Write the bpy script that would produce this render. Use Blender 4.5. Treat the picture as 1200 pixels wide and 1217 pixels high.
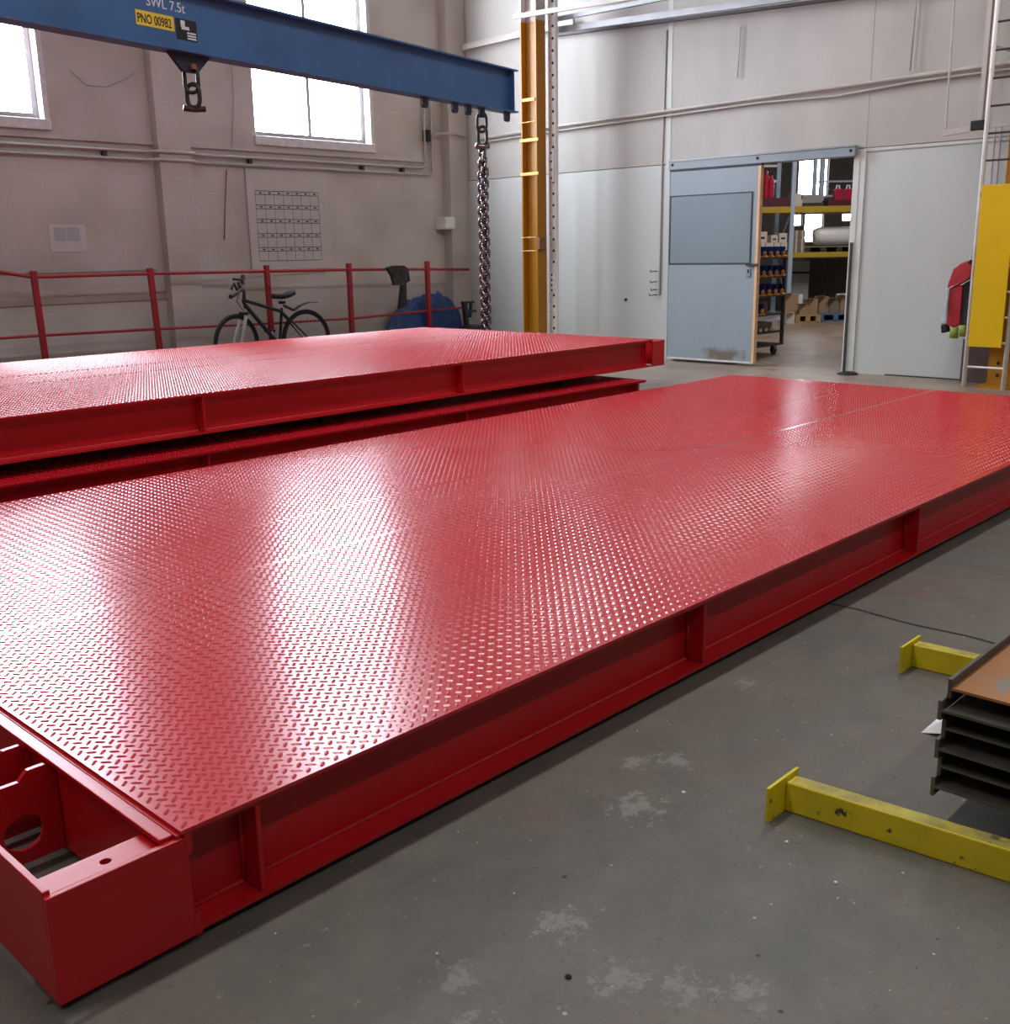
import bpy, math, random
import numpy as np
from mathutils import Vector, Matrix

for o in list(bpy.data.objects):
    bpy.data.objects.remove(o)
random.seed(7)
SC = bpy.context.scene
COL = SC.collection

# ------------------------------------------------------------------ camera
cam_d = bpy.data.cameras.new('camera')
cam = bpy.data.objects.new('camera', cam_d)
COL.objects.link(cam)
cam_d.sensor_fit = 'HORIZONTAL'
cam_d.sensor_width = 36.0
cam_d.lens = 37.245
cam_d.clip_end = 200
CX, CU, CB = (0.688610, -0.724940, -0.016668), (0.186543, 0.154884, 0.970161), (-0.700737, -0.671162, 0.241887)
cam.matrix_world = Matrix(((CX[0], CU[0], CB[0], 0.0), (CX[1], CU[1], CB[1], 0.0), (CX[2], CU[2], CB[2], 1.27), (0, 0, 0, 1)))
SC.camera = cam

# ------------------------------------------------------------------ light
world = bpy.data.worlds.new('world')
SC.world = world
world.use_nodes = True
world.node_tree.nodes['Background'].inputs[0].default_value = (0.80, 0.90, 1.0, 1)
world.node_tree.nodes['Background'].inputs[1].default_value = 1.0
SC.view_settings.view_transform = 'Standard'
SC.view_settings.look = 'None'
SC.view_settings.exposure = 0.0
SC.view_settings.gamma = 1.0
SC.view_settings.use_curve_mapping = False
SC.cycles.use_denoising = True
SC.cycles.max_bounces = 6
SC.cycles.diffuse_bounces = 4
SC.cycles.glossy_bounces = 3
SC.cycles.sample_clamp_indirect = 8.0
WINDOW_GLOW = 27.0

def area(name, loc, size, size_y, power, color=(1, 1, 1), rot=(0, 0, 0)):
    d = bpy.data.lights.new(name, 'AREA')
    d.shape = 'RECTANGLE'
    d.size = size
    d.size_y = size_y
    d.energy = power
    d.color = color
    o = bpy.data.objects.new(name, d)
    o.location = loc
    o.rotation_euler = rot
    COL.objects.link(o)
    return o
# two rows of ceiling battens running along the hall, and an unseen fill lamp added to light the store
for i, x in enumerate((-2.0, 2.5, 7.0)):
    area('ceiling_batten', (x, 2.7, 6.3), 3.4, 0.3, 105, (1.0, 0.97, 0.93))
    area('ceiling_batten', (x, -2.4, 6.3), 3.4, 0.3, 64, (1.0, 0.97, 0.93))
area('store_fill', (14.5, 7.0, 4.6), 2.5, 0.4, 150, (1.0, 0.95, 0.9))

# ------------------------------------------------------------------ materials
def mat(name, col, rough=0.5, metal=0.0, var=0.0, vscale=6.0, bump=0.0, bscale=40.0, emit=0.0, col2=None, spec=0.5,
        patch=None, pscale=3.0, pthr=0.6, stretch=(1, 1, 1)):
    m = bpy.data.materials.new(name)
    m.use_nodes = True
    nt = m.node_tree
    b = nt.nodes['Principled BSDF']
    c4 = (*col, 1)
    b.inputs['Base Color'].default_value = c4
    b.inputs['Roughness'].default_value = rough
    b.inputs['Metallic'].default_value = metal
    b.inputs['Specular IOR Level'].default_value = spec
    tc = nt.nodes.new('ShaderNodeTexCoord')
    mp = nt.nodes.new('ShaderNodeMapping')
    mp.inputs['Scale'].default_value = stretch
    nt.links.new(tc.outputs['Object'], mp.inputs['Vector'])
    out = None
    if var or col2:
        n = nt.nodes.new('ShaderNodeTexNoise')
        n.inputs['Scale'].default_value = vscale
        n.inputs['Detail'].default_value = 6
        n.inputs['Roughness'].default_value = 0.6
        nt.links.new(mp.outputs[0], n.inputs['Vector'])
        r = nt.nodes.new('ShaderNodeValToRGB')
        r.color_ramp.elements[0].position = 0.3
        r.color_ramp.elements[1].position = 0.7
        a = col2 or tuple(max(0, c * (1 - var)) for c in col)
        bb = tuple(min(1, c * (1 + var)) for c in col) if not col2 else col
        r.color_ramp.elements[0].color = (*a, 1)
        r.color_ramp.elements[1].color = (*bb, 1)
        nt.links.new(n.outputs['Fac'], r.inputs['Fac'])
        out = r.outputs['Color']
    if patch:
        n2 = nt.nodes.new('ShaderNodeTexNoise')
        n2.inputs['Scale'].default_value = pscale
        n2.inputs['Detail'].default_value = 8
        n2.inputs['Roughness'].default_value = 0.7
        nt.links.new(mp.outputs[0], n2.inputs['Vector'])
        r2 = nt.nodes.new('ShaderNodeValToRGB')
        r2.color_ramp.elements[0].position = pthr
        r2.color_ramp.elements[1].position = pthr + 0.04
        r2.color_ramp.elements[0].color = (0, 0, 0, 1)
        r2.color_ramp.elements[1].color = (1, 1, 1, 1)
        nt.links.new(n2.outputs['Fac'], r2.inputs['Fac'])
        mx = nt.nodes.new('ShaderNodeMix')
        mx.data_type = 'RGBA'
        nt.links.new(r2.outputs['Color'], mx.inputs['Factor'])
        if out:
            nt.links.new(out, mx.inputs[6])
        else:
            mx.inputs[6].default_value = c4
        mx.inputs[7].default_value = (*patch, 1)
        out = mx.outputs[2]
    if out:
        nt.links.new(out, b.inputs['Base Color'])
    if bump:
        n = nt.nodes.new('ShaderNodeTexNoise')
        n.inputs['Scale'].default_value = bscale
        n.inputs['Detail'].default_value = 4
        nt.links.new(mp.outputs[0], n.inputs['Vector'])
        bp = nt.nodes.new('ShaderNodeBump')
        bp.inputs['Strength'].default_value = bump
        bp.inputs['Distance'].default_value = 0.01
        nt.links.new(n.outputs['Fac'], bp.inputs['Height'])
        nt.links.new(bp.outputs['Normal'], b.inputs['Normal'])
    if emit:
        b.inputs['Emission Color'].default_value = c4
        b.inputs['Emission Strength'].default_value = emit
    return m

def floor_material():
    m = bpy.data.materials.new('concrete_floor')
    m.use_nodes = True
    nt = m.node_tree
    N, L = nt.nodes, nt.links
    b = N['Principled BSDF']
    tc = N.new('ShaderNodeTexCoord')
    def noise(scale, detail=6, rough=0.6):
        n = N.new('ShaderNodeTexNoise')
        n.inputs['Scale'].default_value = scale
        n.inputs['Detail'].default_value = detail
        n.inputs['Roughness'].default_value = rough
        L.new(tc.outputs['Object'], n.inputs['Vector'])
        return n.outputs['Fac']
    def ramp(fac, p0, p1, c0, c1):
        r = N.new('ShaderNodeValToRGB')
        r.color_ramp.elements[0].position = p0
        r.color_ramp.elements[1].position = p1
        r.color_ramp.elements[0].color = (*c0, 1)
        r.color_ramp.elements[1].color = (*c1, 1)
        L.new(fac, r.inputs['Fac'])
        return r.outputs['Color']
    def mix(f, a, c):
        x = N.new('ShaderNodeMix')
        x.data_type = 'RGBA'
        if isinstance(f, float):
            x.inputs['Factor'].default_value = f
        else:
            L.new(f, x.inputs['Factor'])
        L.new(a, x.inputs[6])
        if isinstance(c, tuple):
            x.inputs[7].default_value = (*c, 1)
        else:
            L.new(c, x.inputs[7])
        return x.outputs[2]
    def math_(op, a, c):
        x = N.new('ShaderNodeMath')
        x.operation = op
        for k, v in enumerate((a, c)):
            if isinstance(v, (int, float)):
                x.inputs[k].default_value = v
            else:
                L.new(v, x.inputs[k])
        return x.outputs[0]
    base = ramp(noise(0.9, 5), 0.35, 0.68, (0.086, 0.090, 0.080), (0.128, 0.108, 0.088))
    base = mix(ramp(noise(7, 8, 0.7), 0.38, 0.7, (0, 0, 0), (0.55,) * 3), base, (0.160, 0.148, 0.126))
    base = mix(ramp(noise(38, 6, 0.75), 0.57, 0.66, (0, 0, 0), (0.5,) * 3), base, (0.056, 0.052, 0.046))
    base = mix(ramp(noise(26, 5, 0.8), 0.645, 0.67, (0, 0, 0), (0.8,) * 3), base, (0.23, 0.22, 0.20))
    base = mix(ramp(noise(2.2, 3, 0.5), 0.60, 0.70, (0, 0, 0), (0.25,) * 3), base, (0.17, 0.07, 0.06))
    def specks(scale, size, keep, colour):
        vo = N.new('ShaderNodeTexVoronoi')
        vo.inputs['Scale'].default_value = scale
        L.new(tc.outputs['Object'], vo.inputs['Vector'])
        sc_ = N.new('ShaderNodeSeparateColor')
        L.new(vo.outputs['Color'], sc_.inputs[0])
        on = math_('MULTIPLY', math_('LESS_THAN', vo.outputs['Distance'], math_('MULTIPLY', sc_.outputs[1], size)), math_('GREATER_THAN', sc_.outputs[0], keep))
        return mix(on, base, colour)
    base = specks(24, 0.12, 0.82, (0.34, 0.33, 0.30))
    base = specks(47, 0.15, 0.86, (0.42, 0.40, 0.36))
    base = specks(19, 0.12, 0.86, (0.028, 0.024, 0.02))
    # spilled pale paint, each splash a stain of its own
    for (x, y, r, s) in ((1.80, 1.32, 0.16, 1.0), (1.98, 1.44, 0.10, 1.0), (2.05, 1.38, 0.12, .9), (1.35, 1.16, 0.13, 1.0),
                         (1.30, 0.98, 0.12, 0.8), (1.36, 0.88, 0.12, 0.8), (1.42, 0.80, 0.11, 0.8), (1.02, 1.08, 0.12, .8), (1.1, 1.2, .10, .7), (2.6, 1.5, .1, .8)):
        vm = N.new('ShaderNodeVectorMath')
        vm.operation = 'DISTANCE'
        L.new(tc.outputs['Object'], vm.inputs[0])
        vm.inputs[1].default_value = (x, y, 0)
        fall = math_('SUBTRACT', 1.0, math_('DIVIDE', vm.outputs['Value'], r))
        f = math_('ADD', math_('MULTIPLY', fall, 0.30), noise(30, 8, 0.78))
        f2 = ramp(f, 0.70, 0.76, (0, 0, 0), (0.75 * s,) * 3)
        msk = ramp(fall, 0.0, 0.05, (0, 0, 0), (1, 1, 1))
        ff = math_('MULTIPLY', f2, msk)
        base = mix(ff, base, (0.23, 0.228, 0.205))
    # the store side and the threshold have a tan floor
    sx = N.new('ShaderNodeSeparateXYZ')
    L.new(tc.outputs['Object'], sx.inputs[0])
    tan = ramp(math_('ADD', math_('MULTIPLY', sx.outputs[0], 0.1), math_('MULTIPLY', noise(1.5), 0.03)), 0.80, 0.92, (0, 0, 0), (1,) * 3)
    base = mix(tan, base, ramp(noise(2.0, 7, 0.7), 0.35, 0.7, (0.20, 0.135, 0.09), (0.34, 0.27, 0.22)))
    L.new(base, b.inputs['Base Color'])
    L.new(mix(tan, ramp(noise(5, 6), 0.3, 0.7, (0.42,) * 3, (0.62,) * 3), ramp(noise(4, 6), 0.35, 0.65, (0.30,) * 3, (0.50,) * 3)), b.inputs['Roughness'])
    bp = N.new('ShaderNodeBump')
    L.new(math_('SUBTRACT', 0.25, math_('MULTIPLY', tan, 0.19)), bp.inputs['Strength'])
    bp.inputs['Distance'].default_value = 0.004
    L.new(noise(45, 8, 0.7), bp.inputs['Height'])
    L.new(bp.outputs['Normal'], b.inputs['Normal'])
    return m

def brick_wall_material():
    m = bpy.data.materials.new('painted_brick')
    m.use_nodes = True
    nt = m.node_tree
    N, L = nt.nodes, nt.links
    b = N['Principled BSDF']
    b.inputs['Roughness'].default_value = 0.6
    tc = N.new('ShaderNodeTexCoord')
    sp = N.new('ShaderNodeSeparateXYZ')
    L.new(tc.outputs['Object'], sp.inputs[0])
    cb = N.new('ShaderNodeCombineXYZ')
    ad = N.new('ShaderNodeMath')
    ad.operation = 'ADD'
    L.new(sp.outputs[0], ad.inputs[0])
    L.new(sp.outputs[1], ad.inputs[1])
    L.new(ad.outputs[0], cb.inputs[0])
    L.new(sp.outputs[2], cb.inputs[1])
    br = N.new('ShaderNodeTexBrick')
    br.inputs['Scale'].default_value = 1.0
    br.inputs['Brick Width'].default_value = 0.225
    br.inputs['Row Height'].default_value = 0.075
    br.inputs['Mortar Size'].default_value = 0.006
    br.inputs['Mortar Smooth'].default_value = 1.0
    L.new(cb.outputs[0], br.inputs['Vector'])
    n = N.new('ShaderNodeTexNoise')
    n.inputs['Scale'].default_value = 1.3
    n.inputs['Detail'].default_value = 7
    L.new(tc.outputs['Object'], n.inputs['Vector'])
    r = N.new('ShaderNodeValToRGB')
    r.color_ramp.elements[0].position = 0.32
    r.color_ramp.elements[1].position = 0.62
    r.color_ramp.elements[0].color = (0.44, 0.385, 0.34, 1)
    r.color_ramp.elements[1].color = (0.56, 0.51, 0.465, 1)
    L.new(n.outputs['Fac'], r.inputs['Fac'])
    L.new(r.outputs['Color'], b.inputs['Base Color'])
    bp = N.new('ShaderNodeBump')
    bp.inputs['Strength'].default_value = 0.22
    bp.inputs['Distance'].default_value = 0.004
    bp.invert = True
    L.new(br.outputs['Fac'], bp.inputs['Height'])
    L.new(bp.outputs['Normal'], b.inputs['Normal'])
    return m

def door_material():
    m = mat('grey_blue_door', (0.275, 0.325, 0.36), 0.5, var=0.06, vscale=2, stretch=(1, 1, .5))
    nt = m.node_tree
    N, L = nt.nodes, nt.links
    b = N['Principled BSDF']
    old = b.inputs['Base Color'].links[0].from_socket
    tc = N.new('ShaderNodeTexCoord')
    vm = N.new('ShaderNodeMapping')
    vm.inputs['Location'].default_value = (0, 0.22 / 0.34, -0.10 / 0.13)
    vm.inputs['Scale'].default_value = (0, 1 / 0.34, 1 / 0.13)
    L.new(tc.outputs['Object'], vm.inputs['Vector'])
    ln = N.new('ShaderNodeVectorMath')
    ln.operation = 'LENGTH'
    L.new(vm.outputs[0], ln.inputs[0])
    no = N.new('ShaderNodeTexNoise')
    no.inputs['Scale'].default_value = 9
    no.inputs['Detail'].default_value = 7
    L.new(tc.outputs['Object'], no.inputs['Vector'])
    ad = N.new('ShaderNodeMath')
    ad.operation = 'MULTIPLY_ADD'
    ad.inputs[1].default_value = 1.6
    L.new(no.outputs['Fac'], ad.inputs[0])
    L.new(ln.outputs['Value'], ad.inputs[2])
    r = N.new('ShaderNodeValToRGB')
    r.color_ramp.elements[0].position = 0.68
    r.color_ramp.elements[0].color = (0.9, 0.9, 0.9, 1)
    r.color_ramp.elements[1].position = 1.0
    r.color_ramp.elements[1].color = (0, 0, 0, 1)
    e = N.new('ShaderNodeMath')
    e.operation = 'MULTIPLY'
    e.inputs[1].default_value = 0.6
    L.new(ad.outputs[0], e.inputs[0])
    L.new(e.outputs[0], r.inputs['Fac'])
    mx = N.new('ShaderNodeMix')
    mx.data_type = 'RGBA'
    L.new(r.outputs['Color'], mx.inputs['Factor'])
    L.new(old, mx.inputs[6])
    mx.inputs[7].default_value = (0.15, 0.11, 0.065, 1)
    L.new(mx.outputs[2], b.inputs['Base Color'])
    return m

M = dict(
    floor=floor_material(),
    brick=brick_wall_material(),
    red=mat('red_gloss_paint', (0.47, 0.006, 0.012), 0.34, var=0.05, vscale=2, bump=0.03, bscale=90),
    plate=mat('red_deck_paint', (0.50, 0.008, 0.018), 0.22, var=0.05, vscale=1.2, spec=0.8),
    weld=mat('red_painted_weld', (0.50, 0.012, 0.02), 0.42, bump=0.4, bscale=160),
    black=mat('black_rubber', (0.012, 0.012, 0.012), 0.7, var=0.3),
    timber=mat('dark_timber', (0.05, 0.035, 0.025), 0.8, var=0.4, stretch=(1, 12, 12)),
    panel=mat('white_wall_panel', (0.52, 0.535, 0.51), 0.45, var=0.05, vscale=1.6, bump=0.05, bscale=2.5, stretch=(1, 1, 0.35)),
    panelhi=mat('upper_wall_panel', (0.425, 0.395, 0.36), 0.55, var=0.13, vscale=1.2, bump=0.05, bscale=3, stretch=(1, 1, 0.35)),
    dimwall=mat('bare_brick_wall', (0.22, 0.19, 0.17), 0.8, var=0.15),
    ceil=mat('ceiling_board', (0.30, 0.29, 0.285), 0.8, var=0.1),
    white=mat('white_enamel', (0.82, 0.81, 0.78), 0.45, var=0.06),
    trunk=mat('pale_conduit', (0.48, 0.43, 0.39), 0.45, var=0.08),
    trunkgrey=mat('grey_rail_steel', (0.30, 0.30, 0.31), 0.4, metal=0.3, var=0.12, vscale=5),
    darksteel=mat('dark_steel', (0.045, 0.042, 0.045), 0.45, metal=0.6, var=0.3, vscale=9),
    chain=mat('galvanised_chain', (0.26, 0.25, 0.26), 0.2, metal=1.0, var=0.3, vscale=20),
    hole=mat('dark_hole', (0.02, 0.02, 0.02), 0.9, var=0.1),
    blue=mat('blue_beam_paint', (0.040, 0.125, 0.31), 0.42, var=0.15, vscale=2.5, bump=0.05, bscale=60),
    navy=mat('dark_blue_lug', (0.012, 0.02, 0.05), 0.5, var=0.2),
    ylabel=mat('yellow_plate', (0.78, 0.58, 0.05), 0.45, var=0.05),
    ink=mat('black_ink', (0.01, 0.01, 0.012), 0.6, var=0.1),
    chalk=mat('white_lettering', (0.72, 0.76, 0.82), 0.6, var=0.1, vscale=30),
    grime=mat('rusty_shackle', (0.22, 0.10, 0.05), 0.7, var=0.4, vscale=30),
    ycol=mat('yellow_column_paint', (0.40, 0.165, 0.003), 0.45, var=0.10, vscale=3, patch=(0.36, 0.12, 0.01), pscale=5, pthr=0.63, stretch=(1, 1, .25)),
    ypanel=mat('yellow_guard_paint', (0.72, 0.44, 0.0), 0.42, var=0.05, vscale=3),
    yclip=mat('yellow_clip', (0.74, 0.50, 0.12), 0.5, var=0.08),
    ysup=mat('worn_yellow_paint', (0.66, 0.52, 0.012), 0.4, var=0.12, vscale=8, patch=(0.05, 0.045, 0.03), pscale=14, pthr=0.595, bump=0.15, bscale=50),
    ytop=mat('scuffed_yellow_paint', (0.58, 0.48, 0.03), 0.5, col2=(0.19, 0.165, 0.07), vscale=12, bump=0.2, bscale=60, patch=(.10, .085, .04), pscale=16, pthr=.6),
    rust=mat('rusty_steel_web', (0.42, 0.17, 0.05), 0.55, col2=(0.26, 0.13, 0.06), vscale=3.5, patch=(0.20, 0.185, 0.16), pscale=3.2, pthr=0.53, metal=0.1, bump=0.1, stretch=(.5, 1, 1)),
    mill=mat('mill_scale_steel', (0.10, 0.088, 0.078), 0.5, metal=0.3, var=0.35, vscale=10, patch=(0.26, 0.16, 0.09), pscale=12, pthr=.66),
    railred=mat('red_rail_paint', (0.36, 0.016, 0.022), 0.4, var=0.12),
    doorgrey=mat('grey_blue_track', (0.27, 0.31, 0.345), 0.5, var=0.06, vscale=2, stretch=(1, 1, .5)),
    doorleaf=door_material(),
    doorpanel=mat('slate_door_panel', (0.185, 0.235, 0.265), 0.5, var=0.06, vscale=1.5),
    doorline=mat('dark_door_seal', (0.03, 0.035, 0.045), 0.6, var=0.1),
    peach=mat('peach_door_edge', (0.72, 0.44, 0.24), 0.6, var=0.08),
    jamb=mat('jamb_paint', (0.62, 0.64, 0.60), 0.5, var=0.08),
    glow=mat('daylit_pane', (0.82, 0.89, 1.0), 0.4, emit=WINDOW_GLOW),
    frame=mat('window_frame_paint', (0.46, 0.41, 0.42), 0.5, var=0.1),
    sill=mat('sill_paint', (0.66, 0.63, 0.63), 0.5, var=0.14, vscale=14),
    paper=mat('paper', (0.58, 0.56, 0.545), 0.7, var=0.03),
    papergrey=mat('grey_print', (0.42, 0.42, 0.44), 0.7, var=0.1, vscale=60),
    brown_band=mat('brown_wall_band', (0.36, 0.29, 0.24), 0.7, var=0.15),
    board=mat('planner_board', (0.53, 0.49, 0.45), 0.5, var=0.05),
    boxwhite=mat('white_box', (0.68, 0.67, 0.63), 0.5, var=0.05),
    tyre=mat('bicycle_tyre', (0.012, 0.012, 0.014), 0.7, var=0.2),
    bikeblack=mat('bicycle_frame_paint', (0.014, 0.014, 0.018), 0.35, var=0.2),
    alloy=mat('silver_alloy', (0.66, 0.67, 0.70), 0.35, metal=0.2, var=0.1),
    tarp=mat('blue_tarpaulin', (0.018, 0.060, 0.20), 0.38, var=0.3, vscale=7, bump=0.25, bscale=14),
    cloth=mat('grey_cloth', (0.045, 0.042, 0.042), 0.9, var=0.3, bump=0.3, bscale=20),
    jred=mat('red_jacket_cloth', (0.36, 0.014, 0.025), 0.8, var=0.15, bump=0.3, bscale=18),
    jblack=mat('black_jacket_cloth', (0.012, 0.011, 0.014), 0.85, var=0.2),
    jgrey=mat('grey_jacket_cloth', (0.42, 0.43, 0.46), 0.7, var=0.12),
    green=mat('lime_glove', (0.22, 0.28, 0.05), 0.7, var=0.25, vscale=20),
    brown=mat('dark_brown_board', (0.095, 0.055, 0.045), 0.7, var=0.15),
    rackyellow=mat('rack_beam_yellow', (0.47, 0.32, 0.03), 0.45, var=0.08),
    rackblue=mat('rack_upright_paint', (0.42, 0.52, 0.64), 0.45, var=0.08),
    maroon=mat('maroon_crate', (0.09, 0.012, 0.022), 0.6, var=0.2),
    crimson=mat('crimson_plastic', (0.46, 0.010, 0.045), 0.4, var=0.12),
    card=mat('cardboard', (0.36, 0.235, 0.15), 0.8, var=0.14, vscale=5),
    cardlite=mat('pale_carton', (0.62, 0.54, 0.50), 0.7, var=0.08, vscale=5),
    cardbrown=mat('grey_brown_carton', (0.24, 0.19, 0.145), 0.8, var=0.14),
    wood=mat('pallet_wood', (0.46, 0.30, 0.15), 0.8, var=0.2, vscale=8),
    palblue=mat('blue_pallet_paint', (0.10, 0.19, 0.33), 0.7, var=0.2),
    foam=mat('white_wrap', (0.82, 0.83, 0.86), 0.35, var=0.04, bump=0.4, bscale=5),
    binblue=mat('blue_plastic_bin', (0.012, 0.035, 0.22), 0.35, var=0.1),
    orange=mat('orange_fitting', (0.80, 0.36, 0.08), 0.45, var=0.12),
    trolley=mat('trolley_steel', (0.055, 0.045, 0.05), 0.5, metal=0.3, var=0.2),
    cabinet=mat('grey_cabinet', (0.30, 0.31, 0.30), 0.5, var=0.08),
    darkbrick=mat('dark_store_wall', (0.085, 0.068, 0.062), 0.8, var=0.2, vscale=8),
    leaf=mat('dry_leaf', (0.42, 0.33, 0.13), 0.7, var=0.2, vscale=30),
    litter=mat('crumpled_paper', (0.66, 0.68, 0.68), 0.6, var=0.1, vscale=30),
    joint=mat('floor_joint', (0.022, 0.020, 0.018), 0.9, var=0.3, vscale=30),
)

# ------------------------------------------------------------------ mesh helpers
ORG = {}
class MB:
    def __init__(s):
        s.v, s.f = [], []
    def add(s, vs, fs):
        n = len(s.v)
        s.v += [tuple(v) for v in vs]
        s.f += [tuple(i + n for i in f) for f in fs]
        return s
    def box(s, x0, x1, y0, y1, z0, z1):
        return s.add([(x0, y0, z0), (x1, y0, z0), (x1, y1, z0), (x0, y1, z0), (x0, y0, z1), (x1, y0, z1), (x1, y1, z1), (x0, y1, z1)],
                     [(3, 2, 1, 0), (4, 5, 6, 7), (0, 1, 5, 4), (1, 2, 6, 5), (2, 3, 7, 6), (3, 0, 4, 7)])
    def bar(s, p, q, w, h, up=(0, 0, 1)):
        p, q = Vector(p), Vector(q)
        d = (q - p).normalized()
        u = Vector(up)
        if abs(d.dot(u)) > 0.95:
            u = Vector((0, 1, 0))
        a = d.cross(u).normalized() * (w / 2)
        b = a.cross(d).normalized() * (h / 2)
        vs = [p - a - b, p + a - b, p + a + b, p - a + b, q - a - b, q + a - b, q + a + b, q - a + b]
        return s.add(vs, [(0, 1, 2, 3), (7, 6, 5, 4), (4, 5, 1, 0), (5, 6, 2, 1), (6, 7, 3, 2), (7, 4, 0, 3)])
    def tube(s, pts, r, n=8, caps=True, closed=False):
        pts = [Vector(p) for p in pts]
        rs = r if isinstance(r, (list, tuple)) else [r] * len(pts)
        k = len(pts)
        base = len(s.v)
        prev = None
        for i, p in enumerate(pts):
            if closed:
                d = (pts[(i + 1) % k] - pts[i - 1]).normalized()
            else:
                d = (pts[min(i + 1, k - 1)] - pts[max(i - 1, 0)]).normalized()
            if prev is None:
                u = Vector((0, 0, 1)) if abs(d.z) < 0.9 else Vector((1, 0, 0))
                a = d.cross(u).normalized()
            else:
                a = (prev - d * prev.dot(d)).normalized()
            prev = a
            b = d.cross(a)
            for j in range(n):
                t = 2 * math.pi * j / n
                s.v.append(tuple(p + (a * math.cos(t) + b * math.sin(t)) * rs[i]))
        m = k if closed else k - 1
        for i in range(m):
            for j in range(n):
                i2 = (i + 1) % k
                s.f.append((base + i * n + j, base + i * n + (j + 1) % n, base + i2 * n + (j + 1) % n, base + i2 * n + j))
        if caps and not closed:
            s.f.append(tuple(base + j for j in range(n))[::-1])
            s.f.append(tuple(base + (k - 1) * n + j for j in range(n)))
        return s
    def prism(s, poly, e):
        e = Vector(e)
        poly = [Vector(p) for p in poly]
        n = len(poly)
        vs = poly + [p + e for p in poly]
        return s.add(vs, [tuple(range(n))[::-1], tuple(range(n, 2 * n))] + [(i, (i + 1) % n, (i + 1) % n + n, i + n) for i in range(n)])
    def holed(s, poly, c, r, e, n=28):
        """flat plate with outline poly (star shaped about c), a round hole and thickness e"""
        e, c = Vector(e), Vector(c)
        pts = []
        poly = [Vector(p) for p in poly]
        for i, p in enumerate(poly):
            q = poly[(i + 1) % len(poly)]
            k = max(1, int((q - p).length / (sum((poly[j] - poly[j - 1]).length for j in range(len(poly))) / n)))
            for j in range(k):
                pts.append(p.lerp(q, j / k))
        cir = [c + (p - c).normalized() * r for p in pts]
        k = len(pts)
        vs = pts + cir + [p + e for p in pts] + [p + e for p in cir]
        fs = []
        for i in range(k):
            j = (i + 1) % k
            fs += [(i, j, k + j, k + i), (2 * k + i, 3 * k + i, 3 * k + j, 2 * k + j), (i, 2 * k + i, 2 * k + j, j), (k + i, k + j, 3 * k + j, 3 * k + i)]
        return s.add(vs, fs)
    def lathe(s, base, prof, n=16):
        b = Vector(base)
        k0 = len(s.v)
        for r, z in prof:
            for j in range(n):
                t = 2 * math.pi * j / n
                s.v.append((b.x + r * math.cos(t), b.y + r * math.sin(t), b.z + z))
        for i in range(len(prof) - 1):
            for j in range(n):
                s.f.append((k0 + i * n + j, k0 + i * n + (j + 1) % n, k0 + (i + 1) * n + (j + 1) % n, k0 + (i + 1) * n + j))
        s.f.append(tuple(k0 + j for j in range(n))[::-1])
        s.f.append(tuple(k0 + (len(prof) - 1) * n + j for j in range(n)))
        return s
    def xform(s, mt):
        s.v = [tuple(mt @ Vector(v)) for v in s.v]
        return s
    def build(s, name, m, parent=None, smooth=False, bevel=0.0):
        me = bpy.data.meshes.new(name)
        if parent is not None:
            o_ = ORG[parent.name]
        else:
            a = np.array(s.v)
            lo, hi = a.min(0), a.max(0)
            o_ = Vector(((lo[0] + hi[0]) / 2, (lo[1] + hi[1]) / 2, lo[2]))
        me.from_pydata([tuple(Vector(v) - o_) for v in s.v], [], s.f)
        me.materials.append(M[m])
        import bmesh
        bm = bmesh.new()
        bm.from_mesh(me)
        bmesh.ops.recalc_face_normals(bm, faces=bm.faces)
        bm.to_mesh(me)
        bm.free()
        if smooth:
            me.polygons.foreach_set('use_smooth', [True] * len(me.polygons))
        o = bpy.data.objects.new(name, me)
        COL.objects.link(o)
        ORG[o.name] = o_
        if parent is not None:
            o.parent = parent
        else:
            o.location = o_
        if bevel:
            b = o.modifiers.new('bevel', 'BEVEL')
            b.width = bevel
            b.segments = 2
            b.limit_method = 'ANGLE'
            b.angle_limit = math.radians(50)
        return o

def tag(o, label=None, cat=None, group=None, kind=None):
    if label: o['label'] = label
    if cat: o['category'] = cat
    if group: o['group'] = group
    if kind: o['kind'] = kind
    return o
def thing(name, label, cat, loc=(0, 0, 0), rz=0.0, group=None, local=False):
    o = bpy.data.objects.new(name, None)
    o.empty_display_size = 0.1
    o.location = loc
    o.rotation_euler = (0, 0, rz)
    COL.objects.link(o)
    ORG[o.name] = Vector((0, 0, 0)) if (local or rz) else Vector(loc)
    return tag(o, label, cat, group)
def struct(o):
    o['kind'] = 'structure'
    return o
def box(name, m, b, parent=None, bevel=0.0):
    return MB().box(*b).build(name, m, parent, bevel=bevel)
def copy_tree(o, parent=None):
    c = o.copy()
    COL.objects.link(c)
    c.parent = parent
    ORG[c.name] = ORG[o.name]
    for ch in [x for x in o.children if x != c]:
        copy_tree(ch, c)
    return c
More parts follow.
